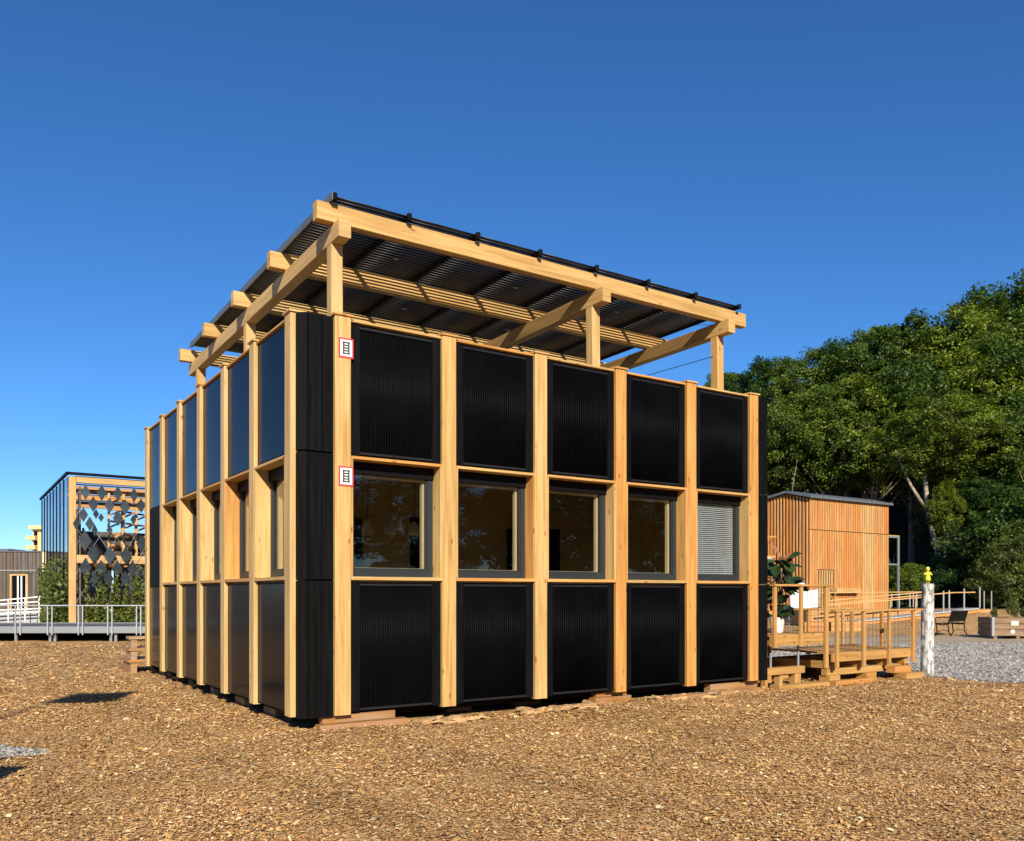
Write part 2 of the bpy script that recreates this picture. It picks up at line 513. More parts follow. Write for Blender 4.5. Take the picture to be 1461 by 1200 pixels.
def palette(stops, t):
    P = np.array([s[0] for s in stops]); C = np.array([s[1] for s in stops])
    return np.stack([np.interp(t, P, C[:, k]) for k in range(3)], -1)

def chips(name, bands):
    Vs, Qs, Cs = [], [], []; base = 0
    for (y0, y1, dens, lmin, lmax) in bands:
        hw0 = 0.66
        area = hw0 * (y1 * y1 - y0 * y0)
        N = int(area * dens)
        y = np.sqrt(RNG.uniform(y0 * y0, y1 * y1, N)); x = RNG.uniform(-1, 1, N) * hw0 * y
        a, b = local(x, y)
        keep = ~((a > -.25) & (a < 7.8) & (b > .25) & (b < 9)) & ~in_gravel(x, y) & ~in_path(x, y)
        keep &= ~(in_gravel2(x, y) & (RNG.random(N) > .12))
        x, y = x[keep], y[keep]; N = len(x)
        L = RNG.uniform(lmin, lmax, N) * (0.7 + 0.9 * RNG.random(N) ** 6); Wd = L * RNG.uniform(.22, .6, N)
        yaw = RNG.uniform(0, 2 * np.pi, N); tl = RNG.normal(0, .17, N); tw = RNG.normal(0, .22, N)
        z = ground_z(x, y) + RNG.uniform(.002, .020, N)
        d = np.stack([np.cos(yaw) * np.cos(tl), np.sin(yaw) * np.cos(tl), np.sin(tl)], -1)
        s = np.stack([-np.sin(yaw) * np.cos(tw), np.cos(yaw) * np.cos(tw), np.sin(tw)], -1)
        up = np.cross(d, s)
        c = np.stack([x, y, z], -1)
        bend = RNG.normal(0, .10, N)[:, None] * L[:, None]
        skew = RNG.uniform(-.4, .4, (N, 1))
        w1 = RNG.uniform(.3, 1, (N, 1)); w2 = RNG.uniform(.3, 1, (N, 1))
        Lh, Wh = L[:, None] / 2, Wd[:, None] / 2
        P = np.stack([c - d * Lh - s * Wh * w1, c - d * Lh * .9 + s * Wh * w1,
                      c - s * Wh + up * bend + d * Lh * skew, c + s * Wh + up * bend + d * Lh * skew,
                      c + d * Lh - s * Wh * w2, c + d * Lh * .85 + s * Wh * w2], 1).reshape(-1, 3)
        I = base + np.arange(N)[:, None] * 6
        q = np.concatenate([I + np.array([0, 2, 3, 1]), I + np.array([2, 4, 5, 3])], 0)
        t = np.clip(RNG.normal(.56, .27, N), 0, 1)
        col = palette(CHIPS, t) * RNG.uniform(.88, 1.14, (N, 1)) * (1 + RNG.normal(0, .035, (N, 3)))
        lf = 1 + .15 * np.sin(x * 1.7 + 1.3 * np.sin(y * .9)) * np.sin(y * 1.4 + np.sin(x * 1.1)) + .07 * np.sin(3.1 * x + 2.3 * y)
        col = col * lf[:, None]
        Vs.append(P); Qs.append(q); Cs.append(np.repeat(col, 6, 0)); base += N * 6
    me = mesh_np(name, np.concatenate(Vs), np.concatenate(Qs), np.clip(np.concatenate(Cs), 0, .9))
    o = link(name, me, CHIP)
    return props(o, 'loose tan and brown wood chips spread over the yard', 'wood chips', kind='stuff')
chips('wood_chips', [(4.2, 7.5, 3300, .016, .044), (7.5, 11, 1900, .020, .052), (11, 16, 800, .03, .07), (16, 30, 170, .045, .10)])

def stones(name, label, n, fn, lo, hi, r0, r1):
    x = RNG.uniform(lo[0], hi[0], n)
    y = RNG.uniform(lo[1], hi[1], n)
    k = fn(x, y); x, y = x[k], y[k]; N = len(x)
    base = np.array([[1, 0, 0], [0, 1, 0], [-1, 0, 0], [0, -1, 0], [0, 0, 1], [0, 0, -1]], dtype=float)
    tri = np.array([[0, 1, 4], [1, 2, 4], [2, 3, 4], [3, 0, 4]])
    r = RNG.uniform(r0, r1, (N, 1, 1)) * RNG.uniform(.6, 1.3, (N, 1, 3)) * np.array([1, 1, .7])
    yaw = RNG.uniform(0, 6.28, N)
    Pm = base[None] * r * (1 + RNG.uniform(-.25, .25, (N, 6, 3)))
    cs, sn = np.cos(yaw)[:, None], np.sin(yaw)[:, None]
    P = np.stack([Pm[..., 0] * cs - Pm[..., 1] * sn + x[:, None], Pm[..., 0] * sn + Pm[..., 1] * cs + y[:, None],
                  Pm[..., 2] + (ground_z(x, y) + .012)[:, None]], -1).reshape(-1, 3)
    q = (np.arange(N)[:, None, None] * 6 + tri[None]).reshape(-1, 3)
    gcol = np.clip(RNG.normal(.30, .11, N), .05, .62)
    col = gcol[:, None] * np.array([1.04, .975, .89]) * (1 + RNG.normal(0, .02, (N, 3)))
    o = link(name, mesh_np(name, P, q, np.repeat(col, 6, 0)), STONE)
    return props(o, label, 'gravel', kind='stuff')
stones('gravel', 'loose grey gravel stones of the yard on the right', 60000, in_gravel, (4.5, 15), (24, 30), .018, .042)
stones('loose_gravel', 'small patch of grey gravel at the left edge of the chips', 3800, in_gravel2, (-7, 7.5), (-4.5, 9.3), .010, .028)

# ------------------------------------------------------------------ main house
house = thing('timber_house', 'timber post pavilion clad in black ribbed panels with solar tube roof', 'house', (HX, HY, 0), TH)
LA = -0.47                              # outer plane of the posts on the side wall (local a)
def FX(face, s0, s1, d0, d1):
    """bounds on a wall: s along it, d inwards from the posts' outer plane"""
    if face == 'front': return (s0, s1, d0, d1)
    return (LA + d0, LA + d1, s0, s1)
def fbox(mb, face, s0, s1, d0, d1, z0, z1, ax='z', c=0.004):
    x0, x1, y0, y1 = FX(face, s0, s1, d0, d1)
    k = {'z': 2, 's': 0 if face == 'front' else 1, 'd': 1 if face == 'front' else 0}[ax]
    return mb.box(x0, x1, y0, y1, z0, z1, axis=k, c=c)

def fpt(face):
    return (lambda s, d, z: (s, d, z)) if face == 'front' else (lambda s, d, z: (LA + d, s, z))
PW = 0.205
MF, ML = 1.473, 1.433
front_posts = [0.02 + MF * i for i in range(6)]
side_posts = [0.183 + ML * i for i in range(7)]
Z0, ZT = 0.18, 5.005
ZS0, ZS1 = 1.815, 1.858                 # sill board
ZH0, ZH1 = 3.292, 3.328                 # header board
DEP = 0.30

def house_post(face, s):
    mb = MB(); fbox(mb, face, s, s + PW, 0, DEP, Z0, ZT, c=.007)
    o = mb.build('post', SPR if face == 'front' else SPR2, house)
    mb = MB(); fbox(mb, face, s - .02, s + PW + .02, -.02, .2, ZT + .001, ZT + .028, 's', .003)
    mb.build('post_cap', SPR, o)
for s in front_posts: house_post('front', s)
for s in side_posts: house_post('side', s)

rib_mesh = {}
def ribbed_panel(s0, s1, z0, z1):
    """front wall: black tubes upright between two dark boards"""
    mb = MB(); fbox(mb, 'front', s0 + .004, s1 - .004, .085, .11, z0, z1)
    p = mb.build('ribbed_panel', DARK, house)
    for a, b in ((s0 + .003, s0 + .135), (s1 - .125, s1 - .003)):
        mb = MB(); fbox(mb, 'front', a, b, .048, .084, z0 + .002, z1 - .002, c=.003)
        mb.build('side_board', BLACKW, p)
        mb = MB()
        for zz in np.linspace(z0 + .25, z1 - .25, 3):
            for q in (.35, .65):
                x = a + (b - a) * q
                mb.cyl((x, .0455, zz), (x, .049, zz), .006, n=6)
        mb.build('screw_heads', RAILM, p)['kind'] = 'stuff'
    n = int((s1 - s0 - .29) / .033)
    mb = MB()
    x0 = s0 + .145; st = (s1 - .135 - x0) / n
    for i in range(n):
        x = x0 + st * (i + .5)
        mb.cyl((x, .066, z0 + .045), (x, .066, z1 - .045), .0125, n=8)
    t = mb.build('tube_row', RIB, p, smooth=True); t['kind'] = 'stuff'
    for zz in (z0 + .03, z1 - .03):
        mb = MB(); fbox(mb, 'front', s0 + .137, s1 - .127, .052, .083, zz - .014, zz + .014, 's', .002)
        mb.build('tube_rail', RAILM, p)

def flat_panel(s0, s1, z0, z1, mat, frame=True):
    """side wall: smooth glass panel in a slim dark frame"""
    mb = MB(); fbox(mb, 'side', s0 + .003, s1 - .003, .066, .11, z0, z1)
    p = mb.build('glass_panel', DARK, house)
    mb = MB(); fbox(mb, 'side', s0 + .05, s1 - .025, .052, .064, z0 + .02, z1 - .02, c=.002)
    mb.build('panel_face', mat, p)
    for q0, q1 in ((s0 + .004, s0 + .046), (s1 - .021, s1 - .004)):
        mb = MB(); fbox(mb, 'side', q0, q1, .050, .065, z0 + .002, z1 - .002, c=.002); mb.build('panel_edge', ANTH, p)

def wall_piece(face, s0, s1, z0, z1):
    mb = MB(); fbox(mb, face, s0 + .002, s1 - .002, .112, DEP, z0, z1)
    mb.build('wall', SPRIN, house)

def window(face, s0, s1, blind=False):
    w = bpy.data.objects.new('window', None); COL.objects.link(w); w.parent = house
    if blind: w['label'] = 'square window with a closed pale blind'
    for q0, q1 in ((s0 + .003, s0 + .030), (s1 - .030, s1 - .003)):
        mb = MB(); fbox(mb, face, q0, q1, .004, DEP - .002, ZS1 + .001, ZH0 - .001); mb.build('reveal', SPR, w)
    mb = MB(); fbox(mb, face, s0 + .002, s1 - .002, .002, DEP, ZS0, ZS1, 's', .003); mb.build('sill', SPR, w)
    mb = MB(); fbox(mb, face, s0 + .002, s1 - .002, .002, DEP, ZH0, ZH1, 's', .003); mb.build('header_board', SPR, w)
    a, b = s0 + .031, s1 - .031
    fn = fpt(face)
    MB().frame(fn, a, b, .215, .275, ZS1 + .002, ZH0 - .002, .075, .075, .085, .12).build('frame', ANTH, w)
    mb = MB(); fbox(mb, face, a + .002, b - .002, .185, .213, ZH0 - .15, ZH0 - .003, 's', .003); mb.build('blind_box_shade', DARK, w)  # blind box coloured black to carry the shade below the header
    MB().frame(fn, a + .0755, b - .0755, .229, .243, ZS1 + .088, ZH0 - .123, .022, .022, .028, .02).build('sash', ANTH, w)
    mb = MB(); fbox(mb, face, a + .08, b - .08, .245, .251, ZS1 + .09, ZH0 - .125, c=0)
    mb.build('pane', WGLASS, w)
    MB().frame(fn, a + .09, b - .09, .285, .34, ZS1 + .088, ZH0 - .15, .035, .035, .033, .03).build('inner_sash', CREAM, w)
    if blind:
        mb = MB(); z = ZS1 + .13
        while z < ZH0 - .14:
            y = .272
            mb.bar((a + .10, y, z), (b - .10, y, z), .003, .034, 0, up=(0, .75, .66)); z += .033
        for q in (.3, .75):
            x = a + (b - a) * q; mb.cyl((x, .262, ZS1 + .13), (x, .262, ZH0 - .19), .002, n=4)
        t = mb.build('blind', BLIND, w); t['kind'] = 'stuff'

for i in range(5):
    s0, s1 = front_posts[i] + PW, front_posts[i + 1]
    ribbed_panel(s0, s1, .20, 1.79)
    ribbed_panel(s0, s1, 3.345, 4.945)
    wall_piece('front', s0, s1, .2, ZS0 - .002); wall_piece('front', s0, s1, ZH1 + .002, 4.95)
    window('front', s0, s1, blind=(i == 4))
    mb = MB(); fbox(mb, 'front', s0 + .001, s1 - .001, .03, DEP, 4.965, 4.995, 's', .003); mb.build('parapet_board', SPR, house)
for i in range(6):
    s0, s1 = side_posts[i] + PW, side_posts[i + 1]
    flat_panel(s0, s1, .20, 1.79, PVG)
    flat_panel(s0, s1, 3.345, 4.945, PVG)
    wall_piece('side', s0, s1, .2, ZS0 - .002); wall_piece('side', s0, s1, ZH1 + .002, 4.95)
    if i < 5: window('side', s0, s1)
    else:
        wall_piece('side', s0, s1, ZS0, ZH1)
        mb = MB(); fbox(mb, 'side', s0 + .003, s1 - .003, .05, .11, 1.80, 3.335); mb.build('blank_panel', BLACKW, house)
    mb = MB(); fbox(mb, 'side', s0 + .001, s1 - .001, .03, DEP, 4.965, 4.995, 's', .003); mb.build('parapet_board', SPR, house)

# black boarded corners, in three lengths with open joints
for z0, z1 in ((.165, 1.80), (1.822, 3.335), (3.357, 4.985)):
    for a0, a1 in ((-.285, -.135), (-.128, .016)):
        MB().box(a0, a1, .048, .075, z0, z1, 2, .003).build('corner_board', BLACKW, house)
    MB().prism([(-.292, .05), (-.322, .042), (-.40, .105), (-.405, .18), (-.35, .18), (-.30, .09)], z0, z1).build('corner_trim', BLACKW, house)
    for a0, a1 in ((7.594, 7.74), (7.748, 7.88)):
        MB().box(a0, a1, .048, .075, z0, z1, 2, .003).build('corner_board', BLACKW, house)
    for k in range(19):                  # far end wall
        b0 = .05 + k * .482
        MB().box(7.87, 7.90, b0 + .028, b0 + .474, z0, z1, 2, .003).build('cladding_board', BLACKW, house)
    for k in range(17):                  # back wall
        a0 = -.42 + k * .488
        MB().box(a0, a0 + .48, 9.16, 9.19, z0, z1, 2, .003).build('cladding_board', BLACKW, house)
MB().box(-.285, .018, .08, .32, .18, 4.98, 2).build('corner_core', BLACKW, house)
MB().box(7.594, 7.868, .08, 9.15, .19, 4.96, 2, 0).build('end_wall', SPRIN, house)
MB().box(-.16, 7.59, 8.99, 9.155, .19, 4.96, 0, 0).build('back_wall', SPRIN, house)
MB().box(-.15, 7.592, .305, 8.985, .72, .90, 0, 0).build('floor', SPRIN, house)
MB().box(-.15, 7.592, .305, 8.985, 4.10, 4.25, 0, 0).build('ceiling', SPRIN, house)
MB().box(-.16, 7.592, .305, 8.985, 4.72, 4.86, 0, 0).build('flat_roof', ROOFM, house)
for q in ((2.3, 7.59, .901), (-.15, .3, .901), (.302, 2.298, 3.0)):
    MB().box(q[0], q[1], 4.3, 4.4, q[2], 4.099, 0, 0).build('partition', SPRIN, house)
MB().box(3.2, 4.15, 4.24, 4.298, .902, 3.05, 2, .004).build('inner_door', DARK, house)
MB().box(.35, 2.2, 4.0, 4.55, .902, 1.9, 0, .01).build('kitchen_counter', ANTH, house)
MB().box(5.3, 6.1, 3.6, 4.29, .902, 2.9, 2, .01).build('cupboard', DARK, house)
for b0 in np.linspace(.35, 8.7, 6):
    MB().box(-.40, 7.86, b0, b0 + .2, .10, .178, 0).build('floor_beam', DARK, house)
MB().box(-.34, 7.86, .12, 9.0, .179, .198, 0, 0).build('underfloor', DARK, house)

# ---------------------------------------------------------------- roof frame with solar tubes
perg = thing('solar_roof_frame', 'timber roof frame on posts carrying black solar tubes above the house', 'pergola', (HX + .075 * ST, HY - .075 * CT, -.005), TH)
perg.rotation_euler = (-0.012, 0, TH)
ZB = 6.16
for a in (.123, 4.21, 6.875):
    mb = MB(); mb.box(a - .078, a + .078, -.05, 7.45, ZB - .215, ZB, 1, .006); mb.build('side_beam', SPR2 if a < 1 else SPR, perg)
    for b in (.20, 3.72, 6.8):
        mb = MB(); mb.box(a - .075, a + .075, b, b + .15, 4.862, ZB - .217, 2, .006); mb.build('roof_post', SPR2, perg)
PB = [.10, 1.86, 3.64, 5.42, 7.2]
for b in PB:
    mb = MB(); mb.box(-.172, 7.39, b, b + .13, ZB + .001, ZB + .225, 0, .006); mb.build('purlin', SPR, perg)
ZP = ZB + .227
tub = MB()
y = .05
for k in range(21):
    prof = []
    for q in range(8):
        aa = 2 * math.pi * q / 8; ex, ez = .0285 * math.cos(aa), .009 * math.sin(aa)
        prof.append((ex * math.cos(R(13)) + ez * math.sin(R(13)), -ex * math.sin(R(13)) + ez * math.cos(R(13))))
    tub.ring(Vector((.022, .04 + k * .0843, .05)), Vector((1, 0, 0)), Vector((0, 1, 0)), Vector((0, 0, 1)), .986, prof)
TUBES = tub.mesh('tubes', True); TUBES.materials.append(TUBER)
FRM = MB().box(-.012, .022, 0, 1.765, .012, .085, 1, .003).mesh('module_rail'); FRM.materials.append(DARK)
cl = MB(); cl.prism([(-.012, -.03), (.012, -.03), (.03, -.01), (.03, .02), (.012, .04), (-.012, .04), (-.03, .02), (-.03, -.01)], 0.01, .082)
CLM = cl.mesh('clamp'); CLM.materials.append(DARK)
for j in range(4):
    for i in range(7):
        x0, y0 = 1.02 * i, .012 + 1.77 * j
        m = link('solar_module', FRM, DARK, perg, (x0, y0, ZP))
        t = link('tube_row', TUBES, RIB, m); t['kind'] = 'stuff'
        if j == 0: link('clamp', CLM, DARK, m, (0.0 if i else .02, 0.0, .0))
        if (i * 3 + j) % 2:
            MB().box(.35, .43, 1.2, 1.24, -.004, .012, 0, .002).build('junction_box', PALEP, m)
link('edge_clamp', CLM, DARK, perg, (7.13, .012, ZP))
MB().box(7.118, 7.14, .0, 7.1, ZP + .012, ZP + .085, 1, .003).build('end_rail', DARK, perg)
MB().box(-.022, -.001, .0, 7.1, ZP + .001, ZP + .095, 1, .003).build('edge_profile', ROOFM, perg)
def wire(pts, r=.006, par=perg, name='cable', mat=DARK):
    return MB().tube(pts, [r] * len(pts), 5).build(name, mat, par)
wire([(6.8, .3, 5.62), (4.6, 2.6, 4.9)]); wire([(4.25, .45, 5.72), (6.0, 2.8, 4.95)])
wire([(.2, 6.85, 5.6), (1.6, 6.4, 4.9)]); wire([(.2, 6.85, 5.05), (1.2, 6.6, 4.88)])
wire([(5.9, .26, 6.30), (6.3, .5, 6.12), (6.75, .3, 6.14), (7.1, .16, 6.2)], .004)
wire([(2.4, 5.5, 6.2), (2.8, 5.2, 5.95), (3.1, 5.5, 6.2)], .01)

# ---------------------------------------------------------------- ladder signs
def ladder_sign(z, label):
    s = thing('ladder_sign', label, 'sign', (HX, HY, 0), TH, 'ladder signs on the corner post')
    x0, x1 = .062, .252
    MB().box(x0, x1, -.007, -.001, z, z + .24, 0, .001).build('red_plate', RED, s)
    MB().box(x0 + .019, x1 - .019, -.010, -.0075, z + .02, z + .22, 0, 0).build('white_field', WHITE, s)
    mb = MB(); xa, xb = x0 + .062, x1 - .062
    for x in (xa, xb): mb.box(x - .009, x + .009, -.0125, -.0105, z + .045, z + .195, 2, 0)
    for k in range(5):
        zz = z + .055 + k * .0325
        mb.box(xa - .014 if k in (0, 4) else xa + .0095, xb + .014 if k in (0, 4) else xb - .0095, -.0135, -.0127, zz - .0075, zz + .0075, 0, 0)
    mb.build('ladder_symbol', BLK, s)
ladder_sign(4.50, 'upper white sign with red border and black ladder on corner post')
ladder_sign(2.95, 'lower white sign with red border and black ladder beside first window')

# pendant lamps behind the first window
for k, (a, b) in enumerate(((1.56, 2.5), (1.94, 2.5), (2.36, 2.5))):
    L_ = thing('pendant_lamp', ['pendant lamp nearest the corner behind the first window', 'middle pendant lamp of three behind the first window', 'pendant lamp nearest the jamb behind the first window'][k],
               'lamp', (HX, HY, 0), TH, 'pendant lamps hanging behind the first window')
    MB().cyl((a, b, 2.75), (a, b, 4.10), .006, n=5).build('cord', DARK, L_)
    MB().lathe([(.02, 2.80), (.07, 2.74), (.10, 2.62), (.08, 2.58), (.02, 2.60)], 14, a, b).build('lamp_shade', LAMPG, L_, smooth=True)

# ---------------------------------------------------------------- sleepers and bark under the house
def LP(a, b): return (HX + a * CT - b * ST, HY + a * ST + b * CT)
def sleeper(a0, a1, b0, b1, z0, z1, label, rz=0):
    mb = MB(); mb.box(a0, a1, b0, b1, z0, z1, c=.006)
    o = mb.build('timber_sleeper', SLEEPW, None, loc=(HX, HY, 0), rot=(0, 0, TH + rz))
    props(o, label, 'timber block', 'timber sleepers under the house')
sleeper(-.17, 1.00, .0, .16, -.02, .075, 'lowest pale sleeper under the near black corner')
sleeper(-.10, .86, .10, .24, .077, .176, 'brown sleeper just below the corner post with signs')
sleeper(4.15, 4.85, .13, .3, -.01, .10, 'sleeper under the fourth front post')
sleeper(4.2, 4.8, .18, .3, .102, .176, 'upper sleeper block touching the fourth front post')
sleeper(5.35, 6.3, -.10, .04, -.02, .06, 'low flat sleeper below the fourth front window bay')
sleeper(6.6, 7.75, .16, .3, .0, .165, 'thick sleeper under the last front post')
sleeper(6.55, 7.5, -.12, .0, -.02, .07, 'thin pale board lying before the last front bay')
sleeper(1.9, 2.3, .62, .84, .0, .176, 'shaded block under the second front post')
sleeper(3.1, 3.5, .64, .86, .0, .176, 'shaded block under the third front post')
for k, b0 in enumerate((1.55, 2.95, 4.4, 5.85, 7.3, 8.5)):
    sleeper(-.20, .3, b0, b0 + .5, -.01, .099 if k < 5 else .12, 'block %s under the side wall' % ['nearest the black corner', 'second from the black corner', 'third from the black corner', 'fourth from the black corner', 'fifth from the black corner', 'nearest the wooden steps'][k])

def bark_slab(a, b, L, Wd, H, rz, tilt):
    n = 9; pts = []
    for k in range(n):
        t = 2 * math.pi * k / n
        pts.append((L / 2 * math.cos(t) * random.uniform(.75, 1.1), Wd / 2 * math.sin(t) * random.uniform(.7, 1.15)))
    mb = MB(); mb.prism(pts, 0, H)
    nv = len(mb.v)
    mb.v = [(x, y, z + random.uniform(-.012, .012) - .25 * abs(x) * tilt) for x, y, z in mb.v]
    x, y = LP(a, b)
    o = mb.build('bark_slab', SLABW, None, loc=(x, y, gz(x, y) + random.uniform(.01, .05)), rot=(random.uniform(-.3, .3), random.uniform(-.2, .2), rz + TH))
    props(o, 'split bark slab lying along the foot of the ribbed front', 'bark', 'bark slabs along the foot of the house')
for a0, a1, n in ((1.15, 2.0, 8), (2.6, 4.0, 15), (5.1, 6.6, 11), (6.5, 7.4, 5)):
    for k in range(n):
        bark_slab(a0 + (a1 - a0) * (k + random.random() * .6) / n, random.uniform(-.22, .10), random.uniform(.16, .46), random.uniform(.07, .15), random.uniform(.02, .05), random.uniform(-.5, .5), random.random())
#PART2
# ---------------------------------------------------------------- entrance deck beside the house
deck = thing('entrance_deck', 'raised wooden deck with railing at the far end of the house', 'deck', (HX, HY, 0), TH)
ZD = .94
for k in range(14):
    MB().box(7.93, 9.42, .06 + k * .148, .06 + k * .148 + .142, ZD - .03, ZD, 0, .003).build('deck_board', DECKW, deck)
MB().box(7.93, 9.40, .0, .055, .74, ZD - .004, 0, .004).build('fascia', DECKW, deck)
MB().box(9.425, 9.47, .06, 2.1, .74, ZD - .004, 1, .004).build('fascia', DECKW, deck)
for a in (7.97, 8.67): MB().box(a - .035, a + .035, -.052, -.002, .72, 1.775, 2, .004).build('rail_post', DECKW, deck)
MB().box(9.33, 9.42, -.055, -.002, .31, 1.775, 2, .004).build('rail_post', DECKW, deck)
MB().box(9.48, 9.57, 2.0, 2.09, .31, 1.775, 2, .004).build('rail_post', DECKW, deck)
MB().box(7.92, 9.58, -.075, .035, 1.777, 1.815, 0, .004).build('handrail', DECKW, deck)
MB().box(9.46, 9.58, .036, 2.1, 1.777, 1.815, 1, .004).build('handrail', DECKW, deck)
def wire_mesh(par, a0, a1, b, z0, z1, st=.10):
    mb = MB()
    for x in np.arange(a0, a1, st): mb.cyl((x, b, z0), (x, b, z1), .0022, n=4)
    for z in np.arange(z0, z1, st): mb.cyl((a0, b, z), (a1, b, z), .0022, n=4)
    mb.build('wire_mesh', DARK, par)['kind'] = 'stuff'
wire_mesh(deck, 8.0, 9.33, .01, ZD + .02, 1.775)
for a, b in ((8.2, .25), (8.95, .25), (8.2, 1.7), (8.95, 1.7)):
    MB().cyl((a, b, .345), (a, b, .735), .022, n=10).build('jack_leg', GALV, deck)
for b in (.18, 1.62): MB().box(7.94, 9.05, b, b + .14, .22, .345, 0, .005).build('bearer', DECKW, deck)
for a in (8.0, 8.8):
    for b in (.19, 1.63): MB().box(a, a + .16, b + .005, b + .135, -.03, .219, 2, .005).build('footing', DECKW, deck)
MB().box(7.93, 9.3, -.16, .05, -.05, .075, 0, .006).build('ground_beam', DECKW, deck)
MB().box(7.95, 8.03, -.15, -.03, .076, .22, 2, .005).build('footing', DECKW, deck)
MB().box(7.94, 9.4, 1.95, 2.0, .1, .72, 0, .004).build('added_back_board', DECKW, deck)  # added board that keeps the space under the deck dark

lowd = thing('lower_deck', 'lower wooden deck with mesh railing stepping down towards the gravel', 'deck', (HX, HY, 0), TH)
ZL = .57
for k in range(10):
    MB().box(9.60, 12.25, .03 + k * .148, .172 + k * .148, ZL - .03, ZL, 0, .003).build('deck_board', DECKW, lowd)
MB().box(9.58, 12.20, -.02, .025, .40, ZL - .002, 0, .004).build('fascia', DECKW, lowd)
MB().box(12.255, 12.30, .03, 1.5, .40, ZL - .002, 1, .004).build('fascia', DECKW, lowd)
for a in (9.66, 10.47, 11.28, 12.09): MB().box(a - .037, a + .037, -.075, -.022, .30, 1.315, 2, .004).build('rail_post', DECKW, lowd)
for b in (.75, 1.45):
    MB().box(12.305, 12.36, b, b + .07, .30, 1.315, 2, .004).build('rail_post', DECKW, lowd)
for a in (9.75, 10.95, 12.1): MB().box(a - .035, a + .035, 1.52, 1.57, .40, 1.315, 2, .004).build('rail_post', DECKW, lowd)
MB().box(9.55, 12.38, -.095, .02, 1.317, 1.352, 0, .004).build('handrail', DECKW, lowd)
MB().box(9.62, 12.38, 1.5, 1.60, 1.317, 1.352, 0, .004).build('handrail', DECKW, lowd)
wire_mesh(lowd, 9.7, 12.05, -.03, ZL + .03, 1.31, .12)
for k, a in enumerate((9.75, 10.55, 11.35, 12.0)): MB().box(a - .05, a + .05, .05, 1.45, .26, .398, 1, .004).build('joist', DECKW, lowd)
for b in (.12, 1.25): MB().box(9.6, 12.2, b, b + .12, .14, .258, 0, .004).build('bearer', DECKW, lowd)
for a in (9.62, 10.75, 11.75):
    for b in (.08, 1.2): MB().box(a, a + .32, b, b + .22, -.04, .138, 0, .006).build('footing', DECKW, lowd)
MB().box(9.45, 10.6, -.18, -.02, -.05, .07, 0, .006).build('ground_beam', DECKW, lowd)
MB().box(11.45, 12.05, -.30, -.03, -.04, .12, 0, .006).build('step_block', DECKW, lowd)
MB().box(11.30, 11.85, -.16, .02, .121, .25, 0, .006).build('step_block', DECKW, lowd)

MB().box(9.6, 12.2, 1.50, 1.54, .02, .395, 0, .004).build('added_back_board', DECKW, lowd)  # added behind the joists so the underside of the deck reads dark

# ---------------------------------------------------------------- leaves
def leaf_mesh(name, P, Nrm, size, col, aspect=.55, droop=None):
    """kite-shaped leaves: P centres, Nrm normals, size lengths, col colours"""
    N = len(P)
    Nrm = Nrm / np.linalg.norm(Nrm, axis=1, keepdims=True)
    rnd = RNG.normal(0, 1, (N, 3)) if droop is None else droop
    d = rnd - Nrm * (rnd * Nrm).sum(1, keepdims=True); d /= np.linalg.norm(d, axis=1, keepdims=True) + 1e-9
    s = np.cross(Nrm, d)
    h = size[:, None] / 2; w = h * aspect
    fold = Nrm * h * RNG.uniform(-.25, .25, (N, 1))
    V = np.stack([P - d * h, P + s * w + fold, P + d * h, P - s * w + fold], 1).reshape(-1, 3)
    Qd = np.arange(N)[:, None] * 4 + np.array([0, 1, 2, 3])
    return mesh_np(name, V, Qd, np.clip(np.repeat(col, 4, 0), 0, .8))

def leaf_cols(N, base, var=.25, yellow=.3):
    k = RNG.normal(1, var, (N, 1)).clip(.45, 1.8)
    c = np.array(base)[None] * k
    c[:, 0] *= 1 + yellow * RNG.random(N); c[:, 2] *= RNG.uniform(.6, 1.1, N)
    return c

def sph(N):
    v = RNG.normal(0, 1, (N, 3)); return v / np.linalg.norm(v, axis=1, keepdims=True)

